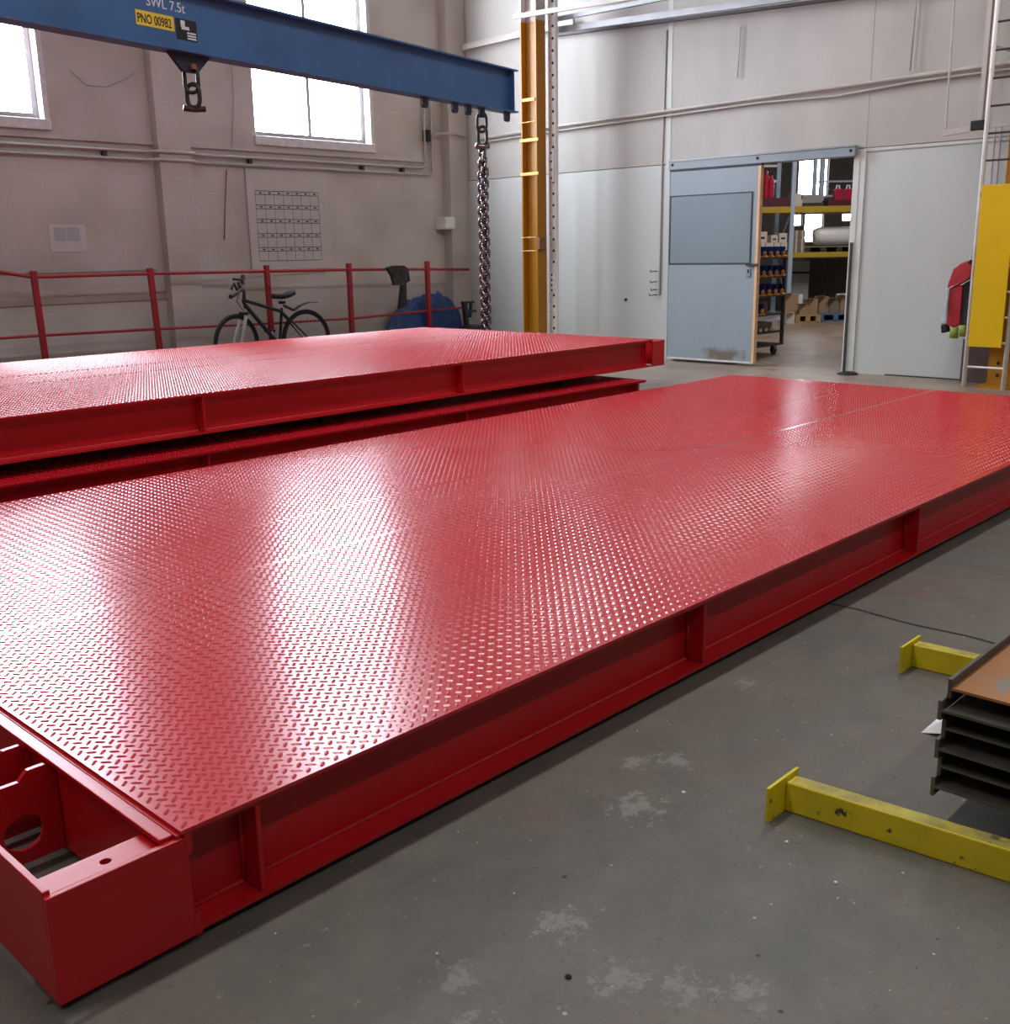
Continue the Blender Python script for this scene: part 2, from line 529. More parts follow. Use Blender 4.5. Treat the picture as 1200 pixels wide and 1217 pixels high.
def text_mesh(name, body, size, m, parent, loc, rot, depth=0.001, sx=1.0, bold=0.0):
    cu = bpy.data.curves.new(name, 'FONT')
    cu.body = body
    cu.size = size
    cu.extrude = depth
    cu.offset = bold
    cu.resolution_u = 3
    t = bpy.data.objects.new(name, cu)
    COL.objects.link(t)
    dg = bpy.context.evaluated_depsgraph_get()
    me = bpy.data.meshes.new_from_object(t.evaluated_get(dg))
    bpy.data.objects.remove(t)
    me.materials.clear()
    me.materials.append(M[m])
    o = bpy.data.objects.new(name, me)
    COL.objects.link(o)
    o.parent = parent
    o.location = loc
    o.rotation_euler = rot
    o.scale = (sx, 1, 1)
    return o

XW, YW = 10.26, 10.55          # back wall and window wall
XB, YB, ZC = -5.0, -6.0, 6.8   # the hall's other two sides and its ceiling

# ================================================================== SETTING
fl = MB().box(XB - .3, 26, YB - .3, 22, -0.2, 0.0).build('floor', 'floor')
fl.location = (0, 0, 0)
fl.data.transform(Matrix.Translation(ORG[fl.name]))
ORG[fl.name] = Vector((0, 0, 0))
struct(fl)
jm = MB()
rng = random.Random(3)
pts = [(3.43, 1.75), (3.44, 1.55), (3.415, 1.35), (3.425, 1.15), (3.40, 0.95), (3.41, 0.6), (3.39, 0.2), (3.40, -3.0)]
for (a, b) in zip(pts, pts[1:]):
    jm.add([(a[0] - .006, a[1], .0012), (a[0] + .006, a[1], .0012), (b[0] + .006, b[1], .0012), (b[0] - .006, b[1], .0012)], [(0, 1, 2, 3)])
jm.build('expansion_joint', 'joint', fl)

# window wall (left), brickwork painted off-white, with real openings
W1 = (2.95, 4.70, 2.58, 6.0)
W2 = (7.08, 8.74, 2.58, 6.0)
wl = MB()
def wall_x(mb, x0, x1, z0, z1):
    mb.box(x0, x1, YW, YW + .3, z0, z1)
wall_x(wl, XB, W1[0], 0, ZC)
wall_x(wl, W1[0], W1[1], 0, W1[2]); wall_x(wl, W1[0], W1[1], W1[3], ZC)
wall_x(wl, W1[1], W2[0], 0, ZC)
wall_x(wl, W2[0], W2[1], 0, W2[2]); wall_x(wl, W2[0], W2[1], W2[3], ZC)
wall_x(wl, W2[1], XW + .3, 0, ZC)
wall_left = struct(wl.build('wall_left', 'brick'))
struct(box('trim_1', 'brick', (5.80, 6.17, 10.42, YW, 0, ZC))).name = 'trim_1'
struct(box('trim_2', 'brick', (9.93, XW, 10.40, YW, 0, ZC)))
struct(box('trim_3', 'brick', (XB, 5.80, 10.515, YW, 2.405, 2.44)))
struct(box('trim_4', 'brick', (6.17, 9.62, 10.515, YW, 2.405, 2.44)))
struct(box('wall_band', 'brown_band', (XB, 5.80, 10.53, YW, .835, .895)))  # thin raised brown band along the wall
struct(box('trim_5', 'brick', (6.17, 6.62, 10.47, YW, 0, 1.03)))

def window(i, w):
    x0, x1, z0, z1 = w
    f = MB()
    fw = .06
    f.box(x0, x1, YW + .11, YW + .17, z0, z0 + fw).box(x0, x1, YW + .11, YW + .17, z1 - fw, z1)
    f.box(x0, x0 + fw, YW + .11, YW + .17, z0 + fw, z1 - fw).box(x1 - fw, x1, YW + .11, YW + .17, z0 + fw, z1 - fw)
    fr = struct(f.build('window_%d' % i, 'frame'))
    xm = (x0 + x1) / 2
    zm = z0 + 1.25
    MB().box(xm - .022, xm + .022, YW + .11, YW + .16, z0 + fw, z1 - fw).build('mullion', 'frame', fr)
    MB().box(x0 + fw, x1 - fw, YW + .11, YW + .16, zm - .018, zm + .018).build('transom', 'frame', fr)
    for (a, b) in ((x0 + fw, xm - .022), (xm + .022, x1 - fw)):
        for (c, d) in ((z0 + fw, zm - .018), (zm + .018, z1 - fw)):
            MB().box(a, b, YW + .135, YW + .145, c, d).build('pane', 'glow', fr)
    MB().box(x0 - .03, x1 + .05, YW - .035, YW + .11, z0 - .10, z0).build('window_sill', 'sill', fr, bevel=.008)
    MB().box(x1 - .004, x1 + .05, YW - .012, YW + .11, z0, z1).build('reveal', 'sill', fr)
window(1, W1)
window(2, W2)

# back wall with the doorway to the store
DY0, DY1, DZ = 4.96, 6.45, 2.13
bw = MB()
XT = XW + .16
bw.box(XW, XT, YB, 4.90, 0, 2.19)
bw.box(XW, XT, 4.90, DY0, 0, DZ)
bw.box(XW, XT, DY1, YW, 0, 2.19)
bw.box(XW, XT, 4.90, DY1, DZ, 2.19)
wall_back = struct(bw.build('wall_back', 'panel'))
for k, (a, b) in enumerate(((YB, 3.0), (3.004, 4.842), (4.846, 7.19), (7.194, 8.86), (8.864, YW))):
    MB().box(XW - .006, XT, a, b, 2.197, ZC).build('upper_panel', 'panelhi', wall_back)
MB().box(XW - .012, XW, YB, 4.84, 2.16, 2.19).build('panel_rail', 'panel', wall_back)
MB().box(XW - .014, XW, 4.84, 4.90, 0, 2.19).build('door_jamb', 'jamb', wall_back)
MB().box(XW - .02, XT + .01, DY0 - .06, DY0, 0, DZ).build('door_jamb', 'jamb', wall_back)
MB().box(XW - .035, XW - .02, DY0 - .045, DY0 - .02, 0, 1.30).build('jamb_guard', 'trolley', wall_back)
MB().box(XW - .01, XW, 7.15, 7.21, 0, ZC).build('panel_strip', 'panel', wall_back)
MB().box(XW - .012, XW, YB, 4.5, 0, .012).build('kick_strip', 'trolley', wall_back)
wf = struct(box('wall_front', 'dimwall', (XB - .3, XB, YB, YW + .3, 0, ZC)))
wr = struct(box('wall_right', 'dimwall', (XB, XT, YB - .3, YB, 0, ZC)))
ce = struct(box('ceiling', 'ceil', (XB - .3, XT + .2, YB - .3, YW + .3, ZC, ZC + .2)))

# ================================================================== WEIGHBRIDGE DECKS
LX, LY = 0.0352, 0.0331
def lug_proto(sgn):
    L2, w, hgt = 0.0132, 0.0048, 0.0025
    c = math.sqrt(.5)
    pts = [(-L2, 0, 0), (-L2 * .5, -w, 0), (L2 * .5, -w, 0), (L2, 0, 0), (L2 * .5, w, 0), (-L2 * .5, w, 0), (-L2 * .55, 0, hgt), (L2 * .55, 0, hgt)]
    v = np.array([((x - sgn * y) * c, (sgn * x + y) * c, z) for x, y, z in pts])
    fs = [(1, 2, 7, 6), (4, 5, 6, 7), (0, 1, 6), (2, 3, 7), (3, 4, 7), (5, 0, 6)]
    return v, fs
LUG = {1: lug_proto(1), -1: lug_proto(-1)}
LUGME = {}
for s_, (v_, f_) in LUG.items():
    me_ = bpy.data.meshes.new('tread')
    me_.from_pydata([tuple(p) for p in v_], [], f_)
    me_.materials.append(M['plate'])
    LUGME[s_] = me_

def lug_sites(x0, x1, y0, y1):
    out = []
    for sgn, ox, oy in ((1, 0.0171, 0.0165), (-1, 0.0171 + LX / 2, 0.0165 + LY / 2)):
        xs = np.arange(x0 + ox, x1 - .012, LX)
        ys = np.arange(y0 + oy, y1 - .012, LY)
        gx, gy = np.meshgrid(xs, ys)
        for x, y in zip(gx.ravel(), gy.ravel()):
            out.append((sgn, float(x), float(y)))
    return out

def lug_mesh(name, sites, z, parent):
    allv, lv, ls, tot = [], [], [], 0
    for sgn in (1, -1):
        P = np.array([(x, y, z) for s, x, y in sites if s == sgn]) - np.array(ORG[parent.name])
        v, fs = LUG[sgn]
        n = len(P)
        allv.append((P[:, None, :] + v[None]).reshape(-1, 3))
        flat = np.concatenate([np.array(f) for f in fs])
        lens = np.array([len(f) for f in fs])
        lv.append((np.arange(n)[:, None] * len(v) + flat[None] + tot).ravel())
        ls.append(np.tile(lens, n))
        tot += n * len(v)
    V, I, Ln = np.concatenate(allv), np.concatenate(lv), np.concatenate(ls)
    me = bpy.data.meshes.new(name)
    me.vertices.add(len(V)); me.loops.add(len(I)); me.polygons.add(len(Ln))
    me.vertices.foreach_set('co', V.astype(np.float32).ravel())
    me.loops.foreach_set('vertex_index', I.astype(np.int32))
    me.polygons.foreach_set('loop_start', np.concatenate([[0], np.cumsum(Ln)[:-1]]).astype(np.int32))
    me.update(calc_edges=True)
    me.polygons.foreach_set('use_smooth', [False] * len(me.polygons))
    me.materials.append(M['plate'])
    o = bpy.data.objects.new(name, me)
    COL.objects.link(o)
    o.parent = parent
    o['kind'] = 'stuff'
    return o

def make_deck(label, x0, x1, y0, y1, zt, zb, stiff, seams, lug_to=None, singles=0, far_box=0.0, near_box=0.0):
    root = thing('weighbridge_deck', label, 'weighbridge deck', ((x0 + x1) / 2, (y0 + y1) / 2, zb), group='red weighbridge decks')
    plate = MB().box(x0, x1, y0, y1, zt - .008, zt).build('tread_plate', 'plate', root)
    sites = lug_sites(x0, x1, y0, lug_to or y1)
    sites = [s for s in sites if all(abs(s[2] - sy) > .006 for sy in seams)]
    sites.sort(key=lambda s: (s[1] ** 2 + s[2] ** 2))
    def seen(s):     # inside the picture's left and bottom border
        x, y = s[1], s[2]
        d = .7007 * x + .6712 * y + .2479
        u = 600 + 1241.5 * (.6886 * x - .7249 * y + .0171) / d
        return u > 4
    if singles:
        vis = [s for s in sites if seen(s)][:singles]
        vs = set(vis)
        for (sg, x, y) in vis:
            o = bpy.data.objects.new('tread', LUGME[sg])
            COL.objects.link(o)
            o.parent = plate
            o.location = Vector((x, y, zt)) - ORG[plate.name]
        sites = [s for s in sites if s not in vs]
    lug_mesh('tread_pattern', sites, zt, plate)
    for sy in seams:
        MB().box(x0, x1, sy - .003, sy + .003, zt - .001, zt + .0006).build('weld_seam', 'plate', plate)
    for side in (0, 1):
        def Y(d):
            return (y0 + d) if side == 0 else (y1 - d)
        mb = MB()
        ya, yb = sorted((Y(.072), Y(.080)))
        mb.box(x0, x1, ya, yb, zb + .012, zt - .020)
        ya, yb = sorted((Y(.008), Y(.140)))
        mb.box(x0, x1, ya, yb, zt - .020, zt - .008)
        mb.box(x0, x1, ya, yb, zb, zb + .012)
        beam = mb.build('side_beam', 'red', root)
        if side == 0:
            MB().tube([(x0, Y(.070), zb + .0135), (x1, Y(.070), zb + .0135)], .006, 6).build('weld_bead', 'weld', beam, smooth=True)
        for sx in stiff:
            ya, yb = sorted((Y(.010), Y(.072)))
            MB().box(sx - .006, sx + .006, ya, yb, zb + .012, zt - .020).build('stiffener', 'red', beam, bevel=.003)
            if side == 0:
                MB().tube([(sx - .008, Y(.066), zb + .016), (sx - .008, Y(.066), zt - .022)], .005, 6).build('weld_bead', 'weld', beam, smooth=True)
    MB().box(x1 - .012, x1, y0 + .08, y1 - .08, zb, zt - .02).build('end_plate', 'red', root)
    if far_box:
        xe = x1 + far_box
        MB().box(xe - .012, xe, y0 + .002, y1 - .002, zb, zt - .012).build('end_plate', 'red', root, bevel=.002)
        for side in (0, 1):
            ya, yb = (y0 + .002, y0 + .012) if side == 0 else (y1 - .012, y1 - .002)
            MB().box(x1, xe - .012, ya, yb, zb, zt - .018).build('fascia_plate', 'red', root)
            yc, yd = (y0 + .012, y0 + .08) if side == 0 else (y1 - .08, y1 - .012)
            MB().box(x1, xe - .012, yc, yd, zt - .028, zt - .018).build('ledge_plate', 'red', root)
        for k in range(4):
            yy = y0 + .5 + k * (y1 - y0 - 1.0) / 3
            MB().box(x1, xe - .012, yy - .006, yy + .006, zb, zt - .03).build('diaphragm', 'red', root)
    if near_box:
        xe = x0 - near_box
        MB().box(xe, xe + .014, y0 + .012, y1 - .012, zb, zt - .008).build('end_plate', 'red', root, bevel=.002)
        MB().box(xe, x0 + .012, y0, y0 + .012, zb, zt - .016).build('fascia_plate', 'red', root, bevel=.002)
        MB().box(xe, x0 + .012, y1 - .012, y1 - .001, zb, zt - .020).build('fascia_plate', 'red', root)
        MB().tube([(xe + .012, y0 + .010, zt - .022), (x0, y0 + .010, zt - .022)], .006, 6).build('weld_bead', 'weld', root, smooth=True)
        zl = zt - .026
        MB().holed([(xe + .014, y0 + .012, zl), (x0 - .012, y0 + .012, zl), (x0 - .012, y0 + .088, zl), (xe + .014, y0 + .088, zl)],
                   ((xe + x0) / 2 + .004, y0 + .052, zl), .0105, (0, 0, -.012)).build('ledge_plate', 'red', root)
        MB().box(x0 - .036, x0 - .008, y0 + .016, y1, zt - .020, zt - .009).build('edge_bar', 'red', root, bevel=.002)
        MB().box(x0 - .008, x0, y0 + .004, y1 - .004, zt - .036, zt - .008).build('edge_bar', 'red', root)
        MB().box(x0 - .020, x0 - .010, y0 + .08, y1 - .08, zb, zt - .022).build('inner_web', 'red', root)
        xr = x0 - .022
        for k, yd in enumerate((2.12, 2.25, 3.1, 4.0)):
            prof = [(xe + .014, yd, zb), (xr, yd, zb), (xr, yd, zt - .035), (xr - .012, yd, zt - .028), (xr - .02, yd, zt - .018), (xr - .058, yd, zt - .018), (xr - .078, yd, zt - .038), (xe + .014, yd, zt - .038)]
            MB().holed(prof, (xe + .150, yd, zb + .070), .042, (0, .012, 0)).build('diaphragm', 'red', root)
        MB().box(x0 + .010, x0 + .024, y0 - .0005, y0 + .07, zb - .001, zb + .046).build('end_tab', 'red', root)
        MB().box(x0 + .006, x0 + .020, y0 - .0005, y0 + .07, zt - .052, zt - .0085).build('end_tab', 'red', root)
    return root

ZT, ZB = 0.245, 0.020
make_deck('near red tread-plate weighbridge deck on the floor with an open end box', 0.826, 7.61, 1.631, 4.65, ZT, ZB,
          [0.996, 2.586, 4.178, 5.77, 7.36], (2.95, 3.43), singles=300, near_box=0.252)
make_deck('lower red deck of the far stack, mostly hidden under another deck', 0.3, 6.90, 5.00, 7.92, ZT, ZB,
          [0.94, 2.92, 4.88, 6.8], (), lug_to=5.6)
make_deck('upper red deck of the far stack, lying on another red deck', 0.4, 7.16, 5.13, 7.95, ZT + .30, ZB + .30,
          [1.0, 2.99, 4.98], (6.45, 6.92), far_box=0.17)
tag(box('rubber_packing', 'black', (0.585, 7.60, 1.655, 1.76, 0, .020)), 'black rubber packing strip under the right edge of the near red deck', 'packing strip')
tag(box('rubber_packing', 'black', (0.585, 7.60, 4.52, 4.63, 0, .020)), 'black packing strip under the left edge of the near red deck', 'packing strip')
tag(box('rubber_packing', 'black', (0.40, 6.85, 5.03, 5.13, 0, .020)), 'black packing strip under the lowest deck of the far red stack', 'packing strip')
tag(box('rubber_packing', 'black', (0.40, 6.85, 7.78, 7.89, 0, .020)), 'black packing strip under the wall side of the far deck stack', 'packing strip')
for x, w in ((1.2, 'left'), (3.9, 'middle'), (6.2, 'right')):
    tag(box('timber_spacer', 'timber', (x, x + .09, 5.3, 7.7, ZT + .0025, ZB + .30)), 'dark timber spacer between the stacked red decks, the %s one' % w, 'timber', 'timber spacers in the deck stack')

# ================================================================== BLUE SPREADER BEAM
ang = math.atan2(.1845, .9828)
sb = thing('spreader_beam', 'long blue steel lifting beam with hanging lugs and yellow number plate', 'lifting beam', (8.018, 7.497, 2.594), ang)
HB, LBm = .394, 8.1
MB().box(-LBm, 0, -.006, .006, .014, HB - .014).build('web', 'blue', sb)
MB().box(-LBm, .012, -.075, .075, HB - .014, HB).build('top_flange', 'blue', sb)
MB().box(-LBm, .012, -.075, .075, 0, .014).build('bottom_flange', 'blue', sb)
MB().box(-.06, -.048, -.07, .07, .014, HB - .014).build('end_stiffener', 'blue', sb)
MB().box(-LBm, -LBm + .012, -.07, .07, .014, HB - .014).build('end_stiffener', 'blue', sb)
def lug(t, w=.085, d=.085):
    pr = [(t - w / 2, -.012, 0), (t + w / 2, -.012, 0), (t + w / 2, -.012, -d * .7), (t + w * .3, -.012, -d), (t - w * .3, -.012, -d), (t - w / 2, -.012, -d * .7)]
    MB().prism(pr, (0, .024, 0)).build('lifting_lug', 'navy', sb)
for t in (-1.424, -.967, -.752, -.529, -.088):
    lug(t)
for t in (-6.676, -7.133, -7.348, -7.571, -8.012):
    lug(t)
tc_ = -4.04
MB().prism([(tc_ - .19, -.015, 0), (tc_ + .17, -.015, 0), (tc_ + .05, -.015, -.115), (tc_ - .07, -.015, -.115)], (0, .03, 0)).build('centre_lug', 'navy', sb)
pl = MB().box(tc_ - .42, tc_ - .115, -.0085, -.006, .125, .215).build('number_plate', 'ylabel', sb)
text_mesh('plate_lettering', 'PNO 00982', .078, 'ink', pl, (tc_ - .412, -.0088, .142), (math.pi / 2, 0, 0), sx=.72, bold=.0012)
bl = MB().box(tc_ - .10, tc_ + .075, -.0085, -.006, .085, .215).build('maker_label', 'ink', sb)
MB().box(tc_ - .06, tc_ - .025, -.0095, -.0085, .165, .205).box(tc_ - .055, tc_ + .01, -.0095, -.0085, .15, .17).build('maker_mark', 'chalk', bl)
mb = MB()
for k in range(3):
    mb.box(tc_ - .01, tc_ + .065, -.0095, -.0085, .128 - k * .017, .138 - k * .017)
mb.build('label_lines', 'chalk', bl)
text_mesh('load_lettering', 'SWL 7.5t', .085, 'chalk', sb, (tc_ - .33, -.0072, .252), (math.pi / 2, 0, 0), sx=.98)
MB().tube([(tc_, 0, HB), (tc_, 0, HB + .3)], .03, 8).tube([(tc_, 0, HB + .3), (tc_, 0, ZC - 2.594)], .012, 8).build('hoist_rope', 'darksteel', sb)

def oval(mb, c, half, wid, r, yaw, n=12, k=6, tilt=0.0):
    pts = []
    for i in range(n):
        t = 2 * math.pi * i / n
        x, z = math.sin(t) * wid, math.cos(t)
        z = (1 if z > 0 else -1) * (half - wid) * min(1, abs(z) * 3) + math.cos(t) * wid
        pts.append(Vector(c) + Vector((x * math.cos(yaw), x * math.sin(yaw), z)))
    mb.tube(pts, r, k, closed=True)
    return mb
def at_beam(t, z):
    return Vector((8.018 + t * .9828, 7.497 + t * .1845, 2.594 + z))
sh = thing('centre_shackle', 'dark bow shackle and links hanging from the middle of the blue beam', 'shackle', at_beam(tc_, -.32))
c = at_beam(tc_, -.155)
oval(MB(), c, .085, .045, .014, -.7, 14, 8).build('bow', 'darksteel', sh, smooth=True)
MB().tube([c + Vector((0, -.05, .075)), c + Vector((0, .05, .075))], .018, 8).build('shackle_pin', 'grime', sh)
oval(MB(), c + Vector((0.005, 0, -.105)), .075, .045, .016, -.95, 14, 8).build('chain_link', 'darksteel', sh, smooth=True)
mb = MB()
q = c + Vector((0.005, 0, -.195))
mb.tube([q + Vector((-.07, .02, .01)), q + Vector((0, 0, .0)), q + Vector((.07, -.02, .012))], [.022, .016, .024], 8)
mb.build('swivel_pin', 'darksteel', sh, smooth=True)

ch = thing('lifting_chain', 'long silver lifting chain hanging from the right end of the blue beam', 'chain', at_beam(-.529, -2.35))
c = at_beam(-.529, -.085)
oval(MB(), c + Vector((0, 0, -.045)), .085, .045, .014, -.7, 14, 8).build('bow', 'darksteel', ch, smooth=True)
MB().tube([c + Vector((-.02, -.06, .02)), c + Vector((.02, .06, .02))], .016, 8).build('shackle_pin', 'darksteel', ch)
oval(MB(), c + Vector((.005, 0, -.165)), .085, .042, .015, -1.0, 14, 8).build('master_link', 'darksteel', ch, smooth=True)
MB().tube([c + Vector((-.06, .03, -.255)), c + Vector((0, 0, -.265)), c + Vector((.06, -.03, -.255))], [.028, .03, .028], 8).build('chain_hook', 'chain', ch, smooth=True)
lnk = []
for yaw in (ang - .75 + .15, ang + .82 + .15):
    o = oval(MB(), (0, 0, 0), .044, .028, .0125, yaw, 10, 6)
    me = bpy.data.meshes.new('chain_link')
    me.from_pydata(o.v, [], o.f)
    me.materials.append(M['chain'])
    me.polygons.foreach_set('use_smooth', [True] * len(me.polygons))
    lnk.append(me)
for sx, ph in ((-.017, 0), (.017, 1)):
    for k in range(36):
        o = bpy.data.objects.new('chain_link', lnk[(k + ph) % 2])
        COL.objects.link(o)
        o.parent = ch
        off = min(1.0, k / 3) 
        o.location = c + Vector((sx * off + .004 * math.sin(k * .5), -sx * off * .6, -.315 - k * .054 - ph * .02)) - ORG[ch.name]

# ================================================================== YELLOW COLUMN AND PERFORATED UPRIGHT
yc = thing('yellow_column', 'tall yellow steel column with clips near the hall corner', 'column', (9.58, 8.6, 0))
cx0, cx1, cy0, cy1 = 9.50, 9.66, 8.49, 8.735
ZG = 3.80
mb = MB()
mb.box(cx0, cx1, cy0, cy0 + .022, 0, ZG).box(cx0, cx1, cy1 - .018, cy1, 0, ZG).box((cx0 + cx1) / 2 - .006, (cx0 + cx1) / 2 + .006, cy0 + .022, cy1 - .018, 0, ZG)
mb.build('steel_section', 'ycol', yc)
MB().box(cx0, cx1, cy0, cy0 + .022, ZG, ZC).box(cx0, cx1, cy1 - .018, cy1, ZG, ZC).box((cx0 + cx1) / 2 - .006, (cx0 + cx1) / 2 + .006, cy0 + .022, cy1 - .018, ZG, ZC).build('upper_section', 'trunk', yc)
for z, a, b in ((2.96, cy0 + .02, cy1 - .03), (2.52, cy0 - .03, cy1 + .015), (2.145, cy0 - .03, cy1 + .015)):
    MB().box(cx0 - .012, cx0, a, b, z - .018, z + .018).build('clip', 'yclip', yc, bevel=.004)
for z in (2.715, 1.425, 1.27):
    MB().tube([(cx0 - .006, cy1 + .03, z), (cx0 - .006, cy0 + .03, z + .005)], .006, 6).build('tie_rod', 'yclip', yc)
MB().box(cx0 - .02, cx0 + .09, cy0 - .05, cy0, 1.285, 1.425).build('switch_box', 'grime', yc, bevel=.006)
MB().box(cx0 - .09, cx1 + .02, cy0 - .0, cy1 + .09, 0, .02).build('base_plate', 'ycol', yc)

pu = thing('perforated_upright', 'white perforated steel upright beside the yellow column', 'upright', (9.71, 8.42, 0))
MB().box(9.69, 9.705, 8.365, 8.475, 0, ZC).box(9.705, 9.735, 8.365, 8.371, 0, ZC).build('channel', 'white', pu)
hm = MB()
z = .1
while z < 4.4:
    hm.tube([(9.6885, 8.405, z), (9.6902, 8.405, z)], .017, 8)
    hm.tube([(9.6885, 8.455, z + .06), (9.6902, 8.455, z + .06)], .007, 6)
    z += .13
tag(hm.build('punched_holes', 'hole', pu), kind='stuff')
for za, zb_ in ((2.05, 2.42), (.78, 1.02)):
    MB().box(9.672, 9.69, 8.38, 8.46, za, zb_).build('splice_plate', 'white', pu, bevel=.004)
    for k in range(4):
        zz = za + (zb_ - za) * (k + .5) / 4
        MB().tube([(9.668, 8.42, zz), (9.673, 8.42, zz)], .013, 8).build('bolt', 'hole', pu)

# ================================================================== OVERHEAD RAILS AND PIPES
def pipe(name, label, pts, r, m, cat='pipe', n=8, group=None):
    return tag(MB().tube(pts, r, n).build(name, m, None, smooth=True), label, cat, group)
def rail(name, label, p, q, w, h, m, cat='rail'):
    return tag(MB().bar(p, q, w, h).build(name, m), label, cat)
rail('strip_rail', 'pale steel strip crossing the top of the yellow column', (9.44, 8.76, 3.855), (9.44, 5.2, 3.72), .03, .05, 'trunk')
rail('steel_rail', 'middle grey steel rail high on the back wall, right of the yellow column', (9.82, 8.50, 3.835), (9.82, 5.0, 3.80), .04, .045, 'trunkgrey')
rail('steel_rail', 'lowest and thickest grey steel rail high on the back wall', (9.86, 8.60, 3.735), (9.86, 3.2, 3.49), .05, .065, 'trunkgrey')
rail('dark_trunking', 'dark thin trunking line along the top of the back wall', (10.20, 8.85, 3.765), (10.20, 1.0, 3.37), .05, .03, 'trolley', 'trunking')
rail('wall_trunking', 'pale metal trunking between hall corner and yellow column', (10.18, 10.35, 3.83), (10.18, 8.5, 3.86), .04, .07, 'trunk', 'trunking')
pipe('wall_pipe', 'upper pale pipe running across the whole back wall', [(10.20, 10.15, 2.70), (10.20, 8.8, 2.735), (10.20, 3.0, 2.81), (10.20, -2, 2.85)], .020, 'trunk')
pipe('wall_pipe', 'thinner pale pipe just below the pipe crossing the back wall', [(10.21, 10.15, 2.65), (10.21, 8.8, 2.685), (10.21, 6.0, 2.725), (10.22, 5.2, 2.70), (10.21, 4.4, 2.745), (10.21, -2, 2.80)], .010, 'trunk')
pipe('vertical_conduit', 'thin vertical conduit on the back wall left of the grey door', [(10.248, 7.26, .75), (10.248, 7.26, 2.2), (10.245, 7.23, 3.6)], .009, 'trunk', 'conduit')
pipe('hanging_cable', 'dark cable hanging from the rails above the sliding door', [(10.23, 6.29, 3.5), (10.23, 6.30, 3.2), (10.23, 6.31, 3.0)], .006, 'frame', 'cable')
pipe('hanging_cable', 'brown cable hanging high on the back wall near the ladder', [(10.22, 4.42, 4.2), (10.22, 4.44, 3.4), (10.22, 4.45, 2.85)], .008, 'frame', 'cable')
hk = thing('wall_hooks', 'small dark hooks and fittings on the wall beside the sliding door', 'hooks', (10.23, 7.36, .70))
for z, w in ((1.02, .05), (.90, .05), (.81, .04), (.75, .06)):
    MB().tube([(10.25, 7.30, z), (10.21, 7.31, z), (10.20, 7.31 + w, z - .01), (10.20, 7.31 + w, z + .015)], .007, 6).build('hook', 'trolley', hk)
tag(MB().tube([(10.245, 7.755, .685), (10.262, 7.755, .685)], .018, 10).build('wall_plug', 'hole'), 'small dark plug in the white panel left of the door', 'wall plug')

# conduits on the window wall
def wallpipe(z, r, xend, ztop, name, label):
    a, b = 10.525 - r, 10.42 - r - .004
    pts = [(XB + .2, a, z), (5.70, a, z), (5.78, b, z), (6.19, b, z), (6.27, a, z), (xend - .07, a, z), (xend - .02, a, z + .02), (xend, a, z + .07), (xend, a, ztop)]
    return pipe(name, label, pts, r, 'trunk', 'conduit')
wallpipe(2.335, .016, 9.60, 3.25, 'wall_conduit', 'upper cream conduit along the window wall, turning up near the corner')
wallpipe(2.255, .016, 9.72, 3.25, 'wall_conduit', 'lower cream conduit along the window wall, turning up near the corner')
for x, w_ in ((5.25, 'left of the pilaster'), (6.95, 'above the planner'), (8.55, 'below the middle window'), (9.2, 'nearest the hall corner')):
    tag(box('conduit_clip', 'trolley', (x - .02, x + .02, 10.488, 10.55, 2.27, 2.32)), 'dark conduit clip on the window wall, ' + w_, 'clip', 'clips on the window wall conduits')
pipe('wall_wire', 'thin vertical wire on the wall left of the middle window', [(6.82, 10.53, 4.6), (6.82, 10.53, 3.0), (6.74, 10.53, 2.40)], .006, 'trunk', 'wire')
pipe('looped_cable', 'thin grey cable looping across the wall between the windows', [(5.00, 10.53, 3.05), (5.15, 10.53, 2.93), (5.35, 10.53, 2.93), (5.55, 10.53, 3.02), (5.68, 10.53, 3.10)], .005, 'frame', 'cable')
pipe('rusty_rod', 'thin rusty brown rod on the wall left of the planner', [(6.655, 10.53, 2.19), (6.60, 10.53, 1.8), (6.56, 10.53, 1.45)], .006, 'grime', 'rod')
pipe('low_cable', 'thin dark cable along the window wall behind the red railing', [(XB + .2, 10.53, 1.15), (5.72, 10.53, 1.145)], .006, 'frame', 'cable')
pipe('low_cable', 'thin dark cable behind the railing, below the wall planner', [(6.3, 10.44, 1.09), (7.95, 10.53, 1.075)], .006, 'frame', 'cable')
pipe('corner_pipe', 'short pale pipe bracketed across the corner pilaster', [(9.66, 10.48, 2.745), (9.88, 10.46, 2.77), (10.0, 10.37, 2.77), (10.18, 10.36, 2.74)], .018, 'trunk')
tag(box('pipe_bracket', 'hole', (9.60, 9.66, 10.46, 10.55, 2.66, 2.80)), 'black pipe bracket on the window wall near the corner', 'bracket')
jb = thing('junction_box', 'small white electrical box on the wall by the corner pilaster', 'electrical box', (9.87, 10.46, 1.56))
MB().box(9.77, 9.965, 10.36, YW, 1.565, 1.725).build('box_body', 'boxwhite', jb, bevel=.012)
MB().box(9.79, 9.945, 10.353, 10.36, 1.58, 1.71).build('box_cover', 'white', jb, bevel=.003)

